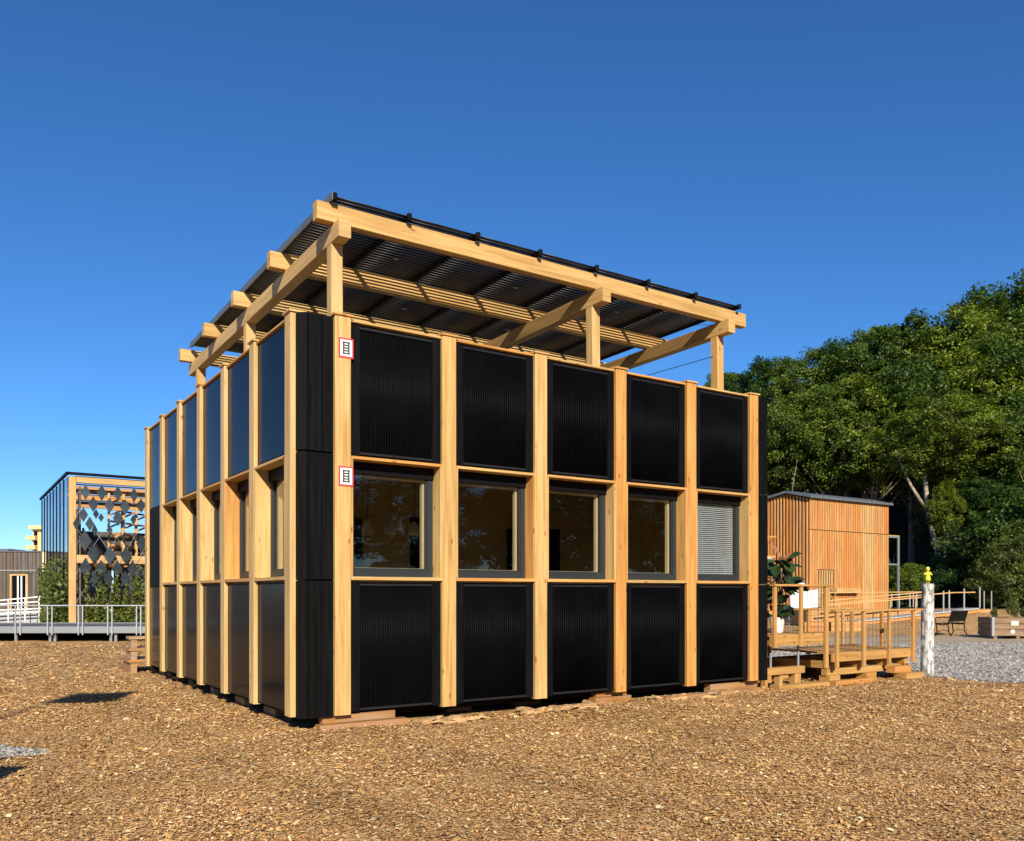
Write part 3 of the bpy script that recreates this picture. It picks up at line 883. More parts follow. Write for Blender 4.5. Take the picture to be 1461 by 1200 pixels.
def tree_meshes(name, h, cb, rad, ntips, nleaf, lsize, base, trunk_r=.28, clump=.85, fork=None):
    """crown of leaf clumps round branch tips, and a trunk with limbs. h height, cb crown base height"""
    hc = h - cb
    tips = []
    while len(tips) < ntips:
        p = RNG.uniform(-1, 1, 3)
        r = np.linalg.norm(p)
        if r > 1 or (r < .55 and RNG.random() > .35): continue
        f = 1 + .16 * math.sin(3 * math.atan2(p[1], p[0]) + 4 * p[2])
        zz = (p[2] + 1) / 2
        wid = (1 - .38 * zz ** 2) * (0.78 + .22 * min(1, zz * 3))
        tips.append((p[0] * rad * f * wid, p[1] * rad * f * wid, cb + zz * hc))
    tips = np.array(tips)
    shade = RNG.uniform(.55, 1.45, ntips)
    P, Nn, C, S = [], [], [], []
    for t, sh in zip(tips, shade):
        n = int(nleaf * RNG.uniform(.6, 1.4)); cr = clump * RNG.uniform(.6, 1.35)
        q = sph(n) * (RNG.random((n, 1)) ** .45) * np.array([cr, cr, cr * .8])
        P.append(t + q)
        out = (t - np.array([0, 0, cb + hc * .4])); out = out / (np.linalg.norm(out) + 1e-6)
        Nn.append(sph(n) * .8 + np.array([0, 0, .55]) + out * .35)
        C.append(leaf_cols(n, base) * sh); S.append(RNG.uniform(.65, 1.35, n) * lsize)
    cm = leaf_mesh(name + '_crown', np.concatenate(P), np.concatenate(Nn), np.concatenate(S), np.concatenate(C))
    cm.materials.append(LEAF)
    mb = MB()
    top = cb + hc * .75
    pts, rr = [], []
    wob = [random.uniform(-.35, .35) for _ in range(4)]
    for k in range(7):
        t = k / 6
        pts.append((wob[0] * math.sin(t * 3) * 1.2, wob[1] * math.sin(t * 2.4 + 1) * 1.2 - wob[1] * .84 * 1.2, top * t)); rr.append(trunk_r * (1 - .8 * t) * (1.35 if k == 0 else 1))
    mb.tube(pts, rr, 9)
    order = RNG.permutation(ntips)[: min(38, ntips)]
    for i in order:
        t = Vector(tips[i]); z0 = max(h * .16, t.z - (abs(t.x) + abs(t.y)) * .75 - .5); z0 = min(z0, top * .95)
        q = z0 / top; k = min(5, int(q * 6)); p0 = Vector(pts[k]).lerp(Vector(pts[k + 1]), q * 6 - k)
        mid = p0.lerp(t, .5) + Vector((random.uniform(-.3, .3), random.uniform(-.3, .3), random.uniform(.1, .6)))
        r = trunk_r * (1 - .8 * q) * .42
        mb.tube([p0, mid, t], [r, r * .6, r * .18], 5)
    tm = mb.mesh(name + '_trunk', True)
    return cm, tm

G1, G2, G3 = (0.050, 0.100, 0.014), (0.070, 0.120, 0.016), (0.036, 0.080, 0.015)
TREES = {
    'tall': tree_meshes('tall', 18, 8.5, 5.6, 340, 125, .25, G1, clump=.75),
    'tall2': tree_meshes('tall2', 18, 8.0, 5.8, 340, 125, .25, G2, .32, clump=.75),
    'full': tree_meshes('full', 16, 1.2, 5.2, 400, 125, .24, G2, .3, clump=.72),
    'full2': tree_meshes('full2', 16, 2.0, 5.6, 400, 125, .24, G1, .3, clump=.72),
    'dense': tree_meshes('dense', 14, 1.5, 5.4, 420, 120, .25, G3, .3, clump=.75),
}
for k in TREES: TREES[k][1].materials.append(BARKP if k in ('tall2', 'full2') else BARK)
SHR = [tree_meshes('shrub%d' % k, 5, .3, 2.6, 200, 110, .15, b, .08, .45) for k, b in enumerate((G2, (0.085, 0.125, 0.03), G3))]
for s_ in SHR: s_[1].materials.append(BARK)

def tree(kind, x, y, height, rz, label, width=1.0, group='trees on the wooded slope', name='broadleaf_tree', base_h=None, z=None):
    cm, tm = TREES[kind] if isinstance(kind, str) else SHR[kind]
    bh = {'tall': 18, 'tall2': 18, 'full': 16, 'full2': 16, 'dense': 14}.get(kind, 5)
    s = height / bh
    t = thing(name, label, 'tree' if isinstance(kind, str) else 'shrub', (x, y, gz(x, y) - .1 if z is None else z), rz, group)
    t.scale = (s * width, s * width, s)
    link('crown', cm, LEAF, t); link('trunk', tm, BARK, t)
    return t

def tree_uv(kind, u, Y, vtop, label, width=1.0, rz=None, **kw):
    x = (u - U0) / F * Y; top = CAMH + (V0 - vtop) / F * Y
    h = top - gz(x, Y)
    return tree(kind, x, Y, h, random.uniform(0, 6.28) if rz is None else rz, label, width, **kw)

sky_row = [(1035, 92, 530, 'tall'), (1092, 88, 508, 'full2'), (1150, 86, 496, 'tall2'), (1208, 84, 478, 'full2'), (1262, 82, 463, 'tall'),
           (1312, 80, 446, 'full'), (1362, 79, 436, 'tall2'), (1428, 80, 398, 'full2'), (1490, 78, 392, 'full'), (1555, 78, 400, 'tall')]
sky_lab = ['skyline tree just right of the roof frame', 'second skyline tree from the house, above the black corner', 'third skyline tree from the house, left of the slatted house peak',
           'skyline tree above the middle of the slatted house', 'skyline tree above the pale board strip of the slatted house', 'skyline tree above the steel porch',
           'skyline tree above the figurine post', 'tallest light green tree on the skyline at upper right', 'tall tree cut by the right edge, topping the slope', 'tree past the right edge of the tall skyline tree']
for (u, Y, v, k), lb in zip(sky_row, sky_lab): tree_uv(k, u, Y, v, lb, 1.0 if k[0] == 't' else .95)
mid_row = [(1075, 74, 585, 'tall'), (1130, 72, 560, 'tall2'), (1188, 70, 545, 'tall'), (1245, 69, 528, 'tall2'), (1300, 68, 512, 'tall'), (1362, 68, 500, 'tall2'),
           (1425, 67, 480, 'full2'), (1490, 66, 470, 'full')]
mid_lab = ['overhanging tree beside the black end of the house', 'overhanging tree above the slatted house gable', 'overhanging tree above the slatted house corner', 'overhanging tree above the slatted house roof end',
           'overhanging tree above the steel porch, below the skyline', 'high-crowned tree directly above the forked trunk', 'leafy tree of the middle row right of the forked trunk', 'leafy middle row tree at the right edge']
for (u, Y, v, k), lb in zip(mid_row, mid_lab): tree_uv(k, u, Y, v, lb, 1.0)
front_row = [(1430, 57, 600, 'full', 'pale leafy tree in front of the slope above the crate', .8), (1482, 55, 560, 'full2', 'near leafy tree at the right edge behind the crate', .8),
             (1392, 60, 580, 'dense', 'dark dense tree just right of the forked trunk', .7)]
for u, Y, v, k, lb, w in front_row: tree_uv(k, u, Y, v, lb, w)
# dark interior of the wood: trunks far back under the canopy, closed by a last row of trees
for k, (u, Y, v) in enumerate(((1045, 97, 600), (1085, 99, 575), (1125, 97, 585), (1165, 99, 560), (1205, 97, 565), (1245, 99, 545), (1285, 97, 550), (1330, 98, 530), (1375, 98, 520))):
    tree_uv('dense', u, Y, v, 'dark tree deep in the wood behind the slatted house', 1.05, group='trees deep in the wood')
# forked pale trunk with ivy
fx, fy = (1348 - U0) / F * 57, 57.0
fk = thing('forked_tree', 'tree with pale forked trunk and ivy sleeve behind the figurine post', 'tree', (fx, fy, gz(fx, fy) - .1), 0, 'trees on the wooded slope')
mb = MB()
mb.tube([(0, 0, 0), (.05, 0, 2.6), (.25, .1, 5.2), (.55, .1, 8.3), (.75, 0, 11.5)], [.34, .27, .2, .15, .07], 10)
mb.tube([(0, 0, 2.4), (-.55, .1, 4.2), (-1.1, .1, 6.6), (-1.25, .2, 9.0), (-1.9, .3, 12)], [.22, .19, .17, .13, .06], 9)
mb.tube([(.28, .1, 5.4), (1.2, -.1, 7.4), (2.4, -.2, 8.4), (3.6, -.3, 8.7)], [.13, .09, .06, .02], 7)
mb.tube([(-1.1, .1, 6.4), (-2.4, -.2, 8.2), (-3.4, -.2, 10.5)], [.14, .1, .04], 7)
mb.tube([(.1, 0, 4.4), (.9, -.3, 3.8), (1.7, -.4, 3.1)], [.06, .04, .015], 6)
mb.build('trunk', BARKP, fk, smooth=True)
N = 1500
zz = RNG.uniform(.3, 4.2, N); aa = RNG.uniform(0, 6.28, N); rr = .32 + RNG.random(N) * .22
link('ivy', leaf_mesh('ivy', np.stack([.05 + rr * np.cos(aa), rr * np.sin(aa), zz], -1), np.stack([np.cos(aa), np.sin(aa), .4 + 0 * aa], -1) + RNG.normal(0, .3, (N, 3)), RNG.uniform(.12, .22, N), leaf_cols(N, (.12, .19, .04)), .9), LEAF, fk)
cmf = link('crown', TREES['tall2'][0], LEAF, fk, (.2, .4, 3.4)); cmf.scale = (.86, .86, .62)
cmf2 = link('low_foliage', SHR[0][0], LEAF, fk, (-.4, -.9, 4.6), rot=(0, 0, 1)); cmf2.scale = (.9, .5, .75)
cmf3 = link('low_foliage', SHR[2][0], LEAF, fk, (1.3, -.9, 5.6), rot=(0, 0, 2)); cmf3.scale = (.9, .5, .7)
shrubs = [(1302, 52, 800, 0, 'dark shrub between steel porch and figurine post'), (1338, 51, 812, 2, 'low shrub right behind the figurine'), (1372, 52, 790, 2, 'dark shrub below the ivy trunk'),
          (1410, 50, 800, 0, 'shrub over the ramp railing end'), (1440, 46, 765, 1, 'bright green bush with drooping branches above the crate'), (1478, 47, 740, 1, 'bright bush at the right edge'),
          (1270, 54, 805, 2, 'shrub seen through the steel porch'), (1462, 50, 690, 0, 'tall shrub behind the bright bush'), (1400, 54, 730, 1, 'tall shrub right of the ivy trunk')]
for u, Y, v, k, lb in shrubs: tree_uv(k, u, Y, v, lb, 1.0, name='leafy_shrub', group='shrubs at the foot of the wood')
# row of trees behind the photographer, mirrored in the glass
for k, (x, y, h) in enumerate(((27, -24, 12), (33, -17, 13), (38, -10, 12), (43, -3, 13), (47, 4, 13), (51, 11, 13), (55, 18, 14), (60, 25, 14), (21, -30, 12), (13, -38, 13), (3, -44, 14), (-8, -47, 13),
                                (-24, -40, 13), (-38, -30, 12), (-50, -16, 13), (-58, -2, 12), (-62, 12, 11), (-64, 26, 11))):
    tree(('dense', 'full', 'full2')[k % 3], x, y, h, k * 1.3, 'tree of the row mirrored in the window glass', 1.25, group='trees of the row behind the photographer')

# ---------------------------------------------------------------- potted plant on the deck
px, py = LP(8.58, .42)
pot = thing('potted_plant', 'large leaved dark plant in a white pot on the entrance deck', 'plant', (px, py, ZD + .002))
MB().lathe([(.09, 0), (.105, .02), (.135, .27), (.14, .28), (.125, .285), (.12, .25)], 20).build('pot', WHITE, pot, smooth=False)
MB().lathe([(.115, .22), (.115, .245)], 14).build('soil', BARK, pot)
mb = MB()
for k in range(5):
    a = k * 1.26; mb.tube([(.02 * math.cos(a), .02 * math.sin(a), .2), (.06 * math.cos(a), .06 * math.sin(a), .7), (.16 * math.cos(a), .16 * math.sin(a), 1.15)], [.012, .01, .006], 5)
mb.build('stems', BARK, pot)['kind'] = 'stuff'
def big_leaf(par, base, tip, w, mat, name='leaf', roll=0.0):
    base = Vector(base); tip = Vector(tip); d = tip - base; s = d.cross(Vector((0, 0, 1)))
    s = s.normalized() if s.length > 1e-4 else Vector((1, 0, 0)); up = s.cross(d).normalized()
    s, up = s * math.cos(roll) + up * math.sin(roll), up * math.cos(roll) - s * math.sin(roll)
    mb = MB(); n = 6; prev = None
    for k in range(n + 1):
        t = k / n; c = base + d * t - Vector((0, 0, .10 * d.length * t * t)); ww = w * math.sin(math.pi * min(.98, t * .93 + .05)) ** .8
        cur = [len(mb.v), len(mb.v) + 1, len(mb.v) + 2]
        mb.v += [tuple(c - s * ww + up * ww * .3), tuple(c), tuple(c + s * ww + up * ww * .3)]
        if prev:
            for j in (0, 1):
                mb.f.append((prev[j], prev[j + 1], cur[j + 1], cur[j])); mb.uv.append([(0, 0)] * 4)
        prev = cur
    return mb.build(name, mat, par, smooth=True)
LEAFD = plain('plant_leaf', (.022, .045, .014), rough=.3, var=.3)
LEAFB = plain('plant_leaf_back', (.30, .13, .06), rough=.5, var=.2)
for k in range(80):
    a = random.uniform(0, 6.28); z = random.uniform(.7, 1.35) if k % 5 else random.uniform(.3, .6); r = random.uniform(.02, .2) * (1.2 if z > .7 else .6); L = random.uniform(.18, .32)
    big_leaf(pot, (r * math.cos(a), r * math.sin(a), z), ((r + L) * math.cos(a), (r + L) * math.sin(a), z + random.uniform(-.2, .16)), random.uniform(.06, .10), LEAFD, roll=random.uniform(-1.2, 1.2))
for (x, y, z, tx, ty, tz) in ((.05, -.05, 1.35, -.15, -.12, 1.62), (.12, -.06, 1.33, .33, -.10, 1.42), (0, -.05, 1.28, .13, -.16, 1.33)):
    big_leaf(pot, (x, y, z), (tx, ty, tz), .075, LEAFB, roll=.9)

# ---------------------------------------------------------------- figurine on its weathered post
qx, qy = (1323 - U0) / F * 17.5, 17.5
mb = MB(); n = 18; zs = np.linspace(-.05, 1.86, 16)
b0 = len(mb.v)
for i, z in enumerate(zs):
    lean = .006 * z
    for q in range(n):
        a = 2 * math.pi * q / n; sq = 1 / max(abs(math.cos(a)), abs(math.sin(a)))
        r = .112 * (.55 + .45 * min(sq, 1.22)) * (1 + .03 * math.sin(a * 3 + z * 2.3) + .02 * math.sin(a * 7 - z * 5)) * (1.06 - .05 * z)
        mb.v.append((r * math.cos(a) + lean, r * math.sin(a), z))
for i in range(len(zs) - 1):
    for q in range(n):
        q2 = (q + 1) % n
        mb.f.append((i * n + q, i * n + q2, (i + 1) * n + q2, (i + 1) * n + q)); mb.uv.append([(zs[i], q * .04), (zs[i], q * .04 + .04), (zs[i + 1], q * .04 + .04), (zs[i + 1], q * .04)])
mb.f.append(tuple((len(zs) - 1) * n + q for q in range(n))); mb.uv.append([(0, 0)] * n)
def birch():
    m, n, p = mat_new('whitewashed_log')
    tc = nd(n, 'ShaderNodeTexCoord'); mp = nd(n, 'ShaderNodeMapping'); mp.inputs['Scale'].default_value = (9, 9, 5)
    n.links.new(tc.outputs['Object'], mp.inputs[0])
    nz = nd(n, 'ShaderNodeTexNoise', i_Scale=1.0, i_Detail=6.0, i_Roughness=.65); n.links.new(mp.outputs[0], nz.inputs['Vector'])
    c = ramp(n, nz.outputs[0], [(.38, (.15, .14, .13)), (.47, (.28, .265, .25)), (.54, (.56, .55, .53))])
    n.links.new(c, p.inputs['Base Color']); p.inputs['Roughness'].default_value = .85
    b = nd(n, 'ShaderNodeBump', i_Strength=.5, i_Distance=.01); n.links.new(nz.outputs[0], b.inputs['Height']); n.links.new(b.outputs[0], p.inputs['Normal'])
    return m
fp = mb.build('weathered_post', birch(), None, loc=(qx, qy, gz(qx, qy)), rot=(0, 0, .5))
props(fp, 'tall weathered whitish wooden post standing on the gravel', 'post')
fg = thing('figurine', 'small figurine in a lime green dress on the whitish post', 'sculpture', (qx + .008, qy, gz(qx, qy) + 1.862), 0)
LIME = plain('lime_paint', (.50, .58, .02), rough=.45, var=.05); YEL = plain('yellow_paint', (.68, .52, .10), rough=.5, var=.05)
MB().lathe([(.035, .055), (.062, .06), (.058, .10), (.050, .14), (.042, .17), (.055, .205), (.052, .235), (.02, .25)], 14).build('dress', LIME, fg, smooth=True)
MB().lathe([(.014, .245), (.016, .262), (.034, .272), (.042, .298), (.038, .325), (.02, .342), (.004, .346)], 14).build('head', YEL, fg, smooth=True)
for sx in (-1, 1):
    MB().tube([(sx * .05, 0, .225), (sx * .078, -.02, .175), (sx * .03, -.055, .19)], [.015, .013, .011], 7).build('arm', YEL, fg, smooth=True)
    MB().tube([(sx * .022, 0, .0), (sx * .022, 0, .03), (sx * .022, 0, .065)], [.014, .012, .014], 7).build('leg', YEL, fg, smooth=True)
MB().box(-.06, .06, -.045, .045, -.002, .006, 0, .002).build('base', DARK, fg)

# ---------------------------------------------------------------- park bench
bx, by = (1357 - U0) / F * 33.5, 33.5
IRON = plain('cast_iron', (.008, .006, .006), rough=.6, var=.3, spec=.2)
bench = thing('park_bench', 'black cast iron garden bench with ornate back beside the sandy path', 'bench', (bx, by, gz(bx, by) + .01), R(-142))
for x in (-.6, .6):
    mb = MB()
    mb.tube([(x, -.26, 0), (x, -.20, .12), (x, -.22, .28), (x, -.24, .43)], [.022, .02, .02, .02], 6)
    mb.tube([(x, .28, 0), (x, .20, .15), (x, .17, .40), (x, .22, .60), (x, .30, .86)], [.022, .02, .02, .02, .018], 6)
    mb.tube([(x, -.24, .41), (x, 0, .39), (x, .18, .41)], [.02] * 3, 6)
    mb.tube([(x, .22, .64), (x, .0, .66), (x, -.22, .64), (x, -.29, .59), (x, -.25, .53), (x, -.24, .43)], [.018] * 6, 6)
    mb.tube([(x, -.19, .14), (x, 0, .22), (x, .19, .16)], [.012] * 3, 6)
    mb.build('end_frame', IRON, bench, smooth=True)
bench.scale = (1.12, 1.12, 1.12)
for k in range(6):
    yy = -.24 + k * .078; MB().bar((-.62, yy, .435), (.62, yy, .435), .055, .022, .004).build('seat_slat', IRON, bench)
for yy, zz in ((.20, .52), (.30, .86)): MB().bar((-.62, yy, zz), (.62, yy, zz), .03, .05, .005).build('back_rail', IRON, bench)
mb = MB()
for k in range(11):
    x = -.55 + k * .11
    ring = [(x + .05 * math.cos(t), .25 + .045 * math.sin(t), .69 + .15 * math.sin(t)) for t in np.linspace(0, 2 * math.pi, 11)]
    mb.tube(ring, [.017] * 11, 5)
    mb.tube([(x - .05, .205, .54), (x + .05, .295, .84)], [.014] * 2, 5)
mb.build('back_lattice', IRON, bench)['kind'] = 'stuff'

# ---------------------------------------------------------------- planter crate
cxp, cyp = (1442 - U0) / F * 31.5, 31.5
crate = thing('planter_crate', 'weathered wooden planter crate with pale notices by the path', 'crate', (cxp, cyp, gz(cxp, cyp)), R(-4))
for side, (y0, y1) in (('f', (-.55, -.515)), ('b', (.515, .55))):
    for k in range(3): MB().box(-.92, .92, y0, y1, .12 + k * .225, .12 + k * .225 + .215, 0, .006).build('board', OLDW, crate)
for x0, x1 in ((-.92, -.885), (.885, .92)):
    for k in range(3): MB().box(x0, x1, -.512, .512, .12 + k * .225, .12 + k * .225 + .215, 1, .006).build('board', OLDW, crate)
for x in (-.92, .92):
    s_ = 1 if x > 0 else -1
    MB().prism([(x + s_ * .006, -.556), (x + s_ * .006, -.45), (x + s_ * .001, -.45), (x + s_ * .001, -.551), (x - s_ * .08, -.551), (x - s_ * .08, -.556)], .11, .80).build('corner_strap', GALV, crate)
for x in (-.8, 0, .8): MB().box(x - .06, x + .06, -.53, .53, -.01, .118, 1, .005).build('foot', OLDW, crate)
MB().box(-.88, .88, -.51, .51, .70, .74, 0, 0).build('soil', BARK, crate)
MB().box(-.25, .0, -.558, -.551, .50, .66, 0, 0).build('notice', plain('notice_paper', (.62, .66, .45), var=.2, scale=14), crate)
MB().lathe([(.001, 0), (.075, .002), (.001, .004)], 10).build('white_patch', WHITE, crate, loc=(-.2, -.552, .27), rot=(R(90), 0, 0))
for k, (x, y) in enumerate(((-.55, .1), (.1, 0), (.6, .2))):
    t = tree(k, cxp + x, cyp + y, 0.45 + .35 * (k == 1), k * 2.0, ['small green plant at the left end of the planter crate', 'bushy sapling in the middle of the planter crate', 'small green plant at the right end of the planter crate'][k], .55, 'plants in the planter crate', 'potted_sapling', z=gz(cxp, cyp) + .72)
    t['category'] = 'plant'

# ---------------------------------------------------------------- slatted house on the right
SX, SY = at(1155, 0, 45)[0], 45.0
sh = thing('slatted_house', 'two storey house clad in upright orange larch slats under trees', 'house', (SX, SY, 0), TH)
SB = .55
MB().box(.08, 7.05, .08, 6.0, -.1, 6.45, 2, 0).build('wall', plain('house_core', (.10, .055, .03), var=.2), sh)
n = 34
for k in range(n):
    a = .02 + k * 7.1 / n; w = 7.1 / n
    pale = 22 <= k <= 26
    top = 6.72 - .0 * k
    for z0, z1 in ((SB - .1, 5.02), (5.06, top)):
        if 3 <= k <= 9 and z0 < 2: z0 = 2.95
        MB().box(a, a + w - .055, -.03, .06, z0, z1, 2, .006).build('slat', LARCHP if pale else LARCH, sh)
for k in range(3, 10):
    a = .02 + k * 7.1 / n; MB().box(a, a + .09, .02, .07, SB + .3, 2.93, 2, .004).build('shutter_slat', LARCHP, sh)
MB().box(.66, 1.68, .085, .10, SB + .3, 2.95, 2, 0).build('doorway', plain('shade_brown', (.20, .13, .07)), sh) if False else None
MB().box(1.75, 3.9, -.4, -.035, 1.72, 1.95, 0, .006).build('awning_board', LARCHP, sh)
for a in (1.85, 3.8): MB().bar((a, -.35, 1.71), (a, -.04, 1.35), .05, .05).build('awning_brace', LARCHP, sh)
def rz_top(b): return 6.72 + (.35 * b / 1.4 if b < 1.4 else .35 - .22 * (b - 1.4) / 1.4)
for k in range(28):
    b = .12 + k * .21
    MB().box(-.03, .05, b, b + .095, SB - .1, rz_top(b) - .03, 2, .005).build('slat', LARCH, sh)
mb = MB()
prof = [(-.22, 6.70), (1.4, 7.09), (6.3, 6.30), (6.3, 6.42), (1.4, 7.21), (-.22, 6.82)]
mb.ring(Vector((-.2, 0, 0)), Vector((1, 0, 0)), Vector((0, 1, 0)), Vector((0, 0, 1)), 7.45, prof)
mb.build('roof', ROOFM, sh)
# side balcony
bal = bpy.data.objects.new('balcony', None); COL.objects.link(bal); bal.parent = sh
MB().box(-1.6, -.06, 2.2, 4.6, 3.6, 3.75, 1, .006).build('balcony_floor', LARCHP, bal)
MB().box(-1.62, -1.56, 2.2, 4.6, 2.7, 3.55, 1, .006).build('balcony_panel', plain('pale_yellow', (.72, .60, .30)), bal)
MB().box(-1.6, -.06, 2.12, 2.18, 4.72, 4.8, 0, .005).build('balcony_rail', LARCH, bal)
for k in range(9): MB().box(-1.58 + k * .18, -1.54 + k * .18, 2.13, 2.17, 3.76, 4.715, 2, .003).build('baluster', LARCH, bal)
MB().box(-.30, -.05, 2.7, 2.95, 5.3, 5.75, 2, .02).build('nest_box', LARCHP, sh)

# steel porch with glass
porch = thing('steel_porch', 'slim galvanised steel porch with glass upper screen beside the slatted house', 'porch', (SX, SY, 0), TH)
for a, b in ((7.3, .3), (8.55, .3), (7.3, 2.2), (8.55, 2.2)): MB().box(a - .055, a + .055, b - .055, b + .055, .1, 5.0, 2, .006).build('column', GALV, porch)
for b in (.3, 2.2):
    for z in (3.3, 4.9): MB().box(7.36, 8.49, b - .05, b + .05, z, z + .1, 0, .004).build('beam', GALV, porch)
for a in (7.3, 8.55):
    for z in (3.3, 4.9): MB().box(a - .05, a + .05, .36, 2.14, z, z + .1, 1, .004).build('beam', GALV, porch)
MB().box(7.36, 8.49, .295, .305, 3.41, 4.89, 0, 0).build('glass_screen', CLEAR, porch)
MB().box(8.545, 8.555, .36, 2.14, 3.41, 4.89, 1, 0).build('glass_screen', CLEAR, porch)
MB().box(7.26, 8.6, .25, 2.25, 5.003, 5.05, 0, .004).build('top_sheet', LARCHP, porch)

# ramp with railing in front of the slatted house
RY = 41.0
rp = thing('access_ramp', 'long wood clad access ramp with railing in front of the slatted house', 'ramp')
def rpt(u, v, Y=RY): return at(u, v, Y)
# wedge: boards stacked under a pale slab edge
A_, B_ = rpt(1175, 890), rpt(1386, 867)
for k in range(4):
    zt0, zt1 = A_.z - .06 - k * .17, B_.z - .06 - k * .17
    x0 = A_.x + (.0 if k == 0 else k * 2.2)
    x1 = B_.x + .10 + .22 * k
    f0 = (x0 - A_.x) / (B_.x - A_.x); z0 = zt0 + (zt1 - zt0) * f0
    MB().bar((x0, RY, z0 - .08), (x1, RY, zt1 - .08), 1.2, .162, .008).build('ramp_board', LARCH, rp)
MB().bar((A_.x, RY - .02, A_.z - .03), (B_.x, RY - .02, B_.z - .03), 1.3, .06, .006).build('ramp_slab', STEELP, rp)
MB().box(rpt(1160, 0).x, rpt(1330, 0).x, RY + .8, RY + 3.2, -.1, .86, 0, .01).build('landing', LARCH, rp)
for u in (1337, 1345, 1366, 1388):
    z = A_.z + (B_.z - A_.z) * ((rpt(u, 0).x - A_.x) / (B_.x - A_.x))
    MB().bar((rpt(u, 0).x, RY - .6, z), (rpt(u, 0).x, RY - .6, z + .98), .06, .06).build('rail_post', GALV, rp)
for u in (1190, 1225, 1262, 1298):
    z = A_.z + (B_.z - A_.z) * ((rpt(u, 0).x - A_.x) / (B_.x - A_.x))
    MB().bar((rpt(u, 0).x, RY - .6, z), (rpt(u, 0).x, RY - .6, z + .85), .05, .05).build('rail_post', LARCHP, rp)
y = RY - .6
def hr(pts, m=LARCHP, w=.09):
    for p, q in zip(pts[:-1], pts[1:]): MB().bar(p, q, w, .05, .005).build('handrail', m, rp)
hr([rpt(1182, 862, y), rpt(1318, 849, y), rpt(1360, 845.5, y), rpt(1391, 845, y)])
hr([rpt(1182, 857, y + 2.4), rpt(1318, 845, y + 2.4)])
hr([rpt(1160, 846, y + 3.6), rpt(1318, 844.5, y + 3.6)], LARCHP, .06)
hr([rpt(1182, 864, y + .6), rpt(1318, 852, y + .6)], LARCHP, .06)
for u in (1272, 1283, 1298, 1303, 1308):
    MB().bar(rpt(u, 866, y + 2.4), rpt(u, 847, y + 2.4), .05, .05).build('rail_post', GALV, rp)
for k in range(3):
    x = B_.x + .1 + k * .42
    MB().box(x, x + .5, RY - .6, RY + 1.2, gz(x, RY) - .1, B_.z - .08 - k * .12, 1, .01).build('step', LARCH, rp)
for x_ in (.9, 1.25): MB().bar((B_.x + x_ - .6, RY - .55, gz(B_.x, RY) - .05), (B_.x + x_ - .6, RY - .55, B_.z + .8), .045, .045).build('end_post', GALV, rp)
# low timber seats and the white cloth by the slatted house
for k, (u0, u1, v0, v1, Y) in enumerate(((1148, 1180, 872, 884, 37), (1186, 1232, 876, 887, 37))):
    p, q = at(u0, v1, Y), at(u1, v0, Y)
    s_ = thing('stacked_timber_bench', ['low stacked timber seat left of the deck stair post', 'low stacked timber seat seen through the lower railing'][k], 'seat', (p.x, Y, 0), 0, 'low timber seats by the ramp')
    for j in range(2): MB().box(0, q.x - p.x, 0, .8, gz(p.x, Y) - .02 + j * .22, gz(p.x, Y) + .19 + j * .22, 0, .008).build('board', LARCH, s_)
p, q = at(1127, 866, 30), at(1166, 841, 30)
X = np.linspace(p.x, q.x, 14); Zc = np.linspace(p.z, q.z, 8)
cv = [(x, 30 + .08 * math.sin(6 * x + 2 * z), z - .05 * math.sin(math.pi * i / 13)) for z in Zc for i, x in enumerate(X)]
cm_ = bpy.data.meshes.new('white_cloth'); cm_.from_pydata(cv, [], [(r * 14 + c, r * 14 + c + 1, r * 14 + 15 + c, r * 14 + 14 + c) for r in range(7) for c in range(13)])
cl_ = thing('cloth_screen', 'white cloth screen stretched between two poles beyond the deck', 'cloth')
o = link('cloth', cm_, WHITE, cl_); md = o.modifiers.new('thickness', 'SOLIDIFY'); md.thickness = .006
for x in (p.x - .03, q.x + .03): MB().cyl((x, 30, gz(x, 30) - .05), (x, 30, q.z + .05), .02, n=8).build('pole', GALV, cl_)

# ---------------------------------------------------------------- wooden steps behind the side wall
st = thing('wooden_steps', 'small pale timber steps at the far end of the side wall', 'steps', (HX, HY, 0), TH)
for k in range(3):
    MB().box(-.72, .6, 9.3 + .0 + (2 - k) * .0, 9.3 + .35 + (2 - k) * .33, .22 + .24 * k, .28 + .24 * k, 0, .005).build('tread', SLEEPW, st)
for a in (-.68, -.2, .5):
    for k in range(3): MB().box(a, a + .12, 9.33, 9.3 + .28 + (2 - k) * .33, (.0 if k == 0 else .281 + .24 * (k - 1)) - .02 * (k == 0), .219 + .24 * k, 1, .005).build('riser_block', SLEEPW, st)

# ---------------------------------------------------------------- raised walkway on the left
WY = 31.0
wk = thing('raised_walkway', 'raised galvanised walkway with railing behind the wood chips on the left', 'walkway')
zt = at(0, 894, WY).z; zr = at(0, 864, WY).z
x0, x1 = -40.0, -6.0
MB().box(x0, x1, WY, WY + 3.4, zt - .04, zt, 0, 0).build('walkway_deck', plain('walkway_grit', (.10, .105, .105), rough=.8, var=.2, scale=3), wk)
MB().box(x0, x1, WY - .06, WY - .003, zt - .24, zt + .01, 0, .01).build('edge_beam', GALV, wk)
MB().box(x0, x1, WY + 3.41, WY + 3.46, zt - .27, zt + .03, 0, .01).build('edge_beam', GALV, wk)
MB().cyl((x0, WY - .1, zr), (x1, WY - .1, zr), .024, n=8).build('handrail', STEELP, wk)
for u in (-142, -135, -98, -90, -52, -45, -12, -6, 22, 29, 68, 74.5, 112, 118, 154, 160, 195, 201, 236, 243, 280, 287):
    x = (u - U0) / F * (WY - .1)
    low = (int(u) % 3 == 2)
    MB().box(x - .02, x + .02, WY - .125, WY - .085, (zt - .30), zr - .02, 2, .004).build('rail_post', STEELP, wk)
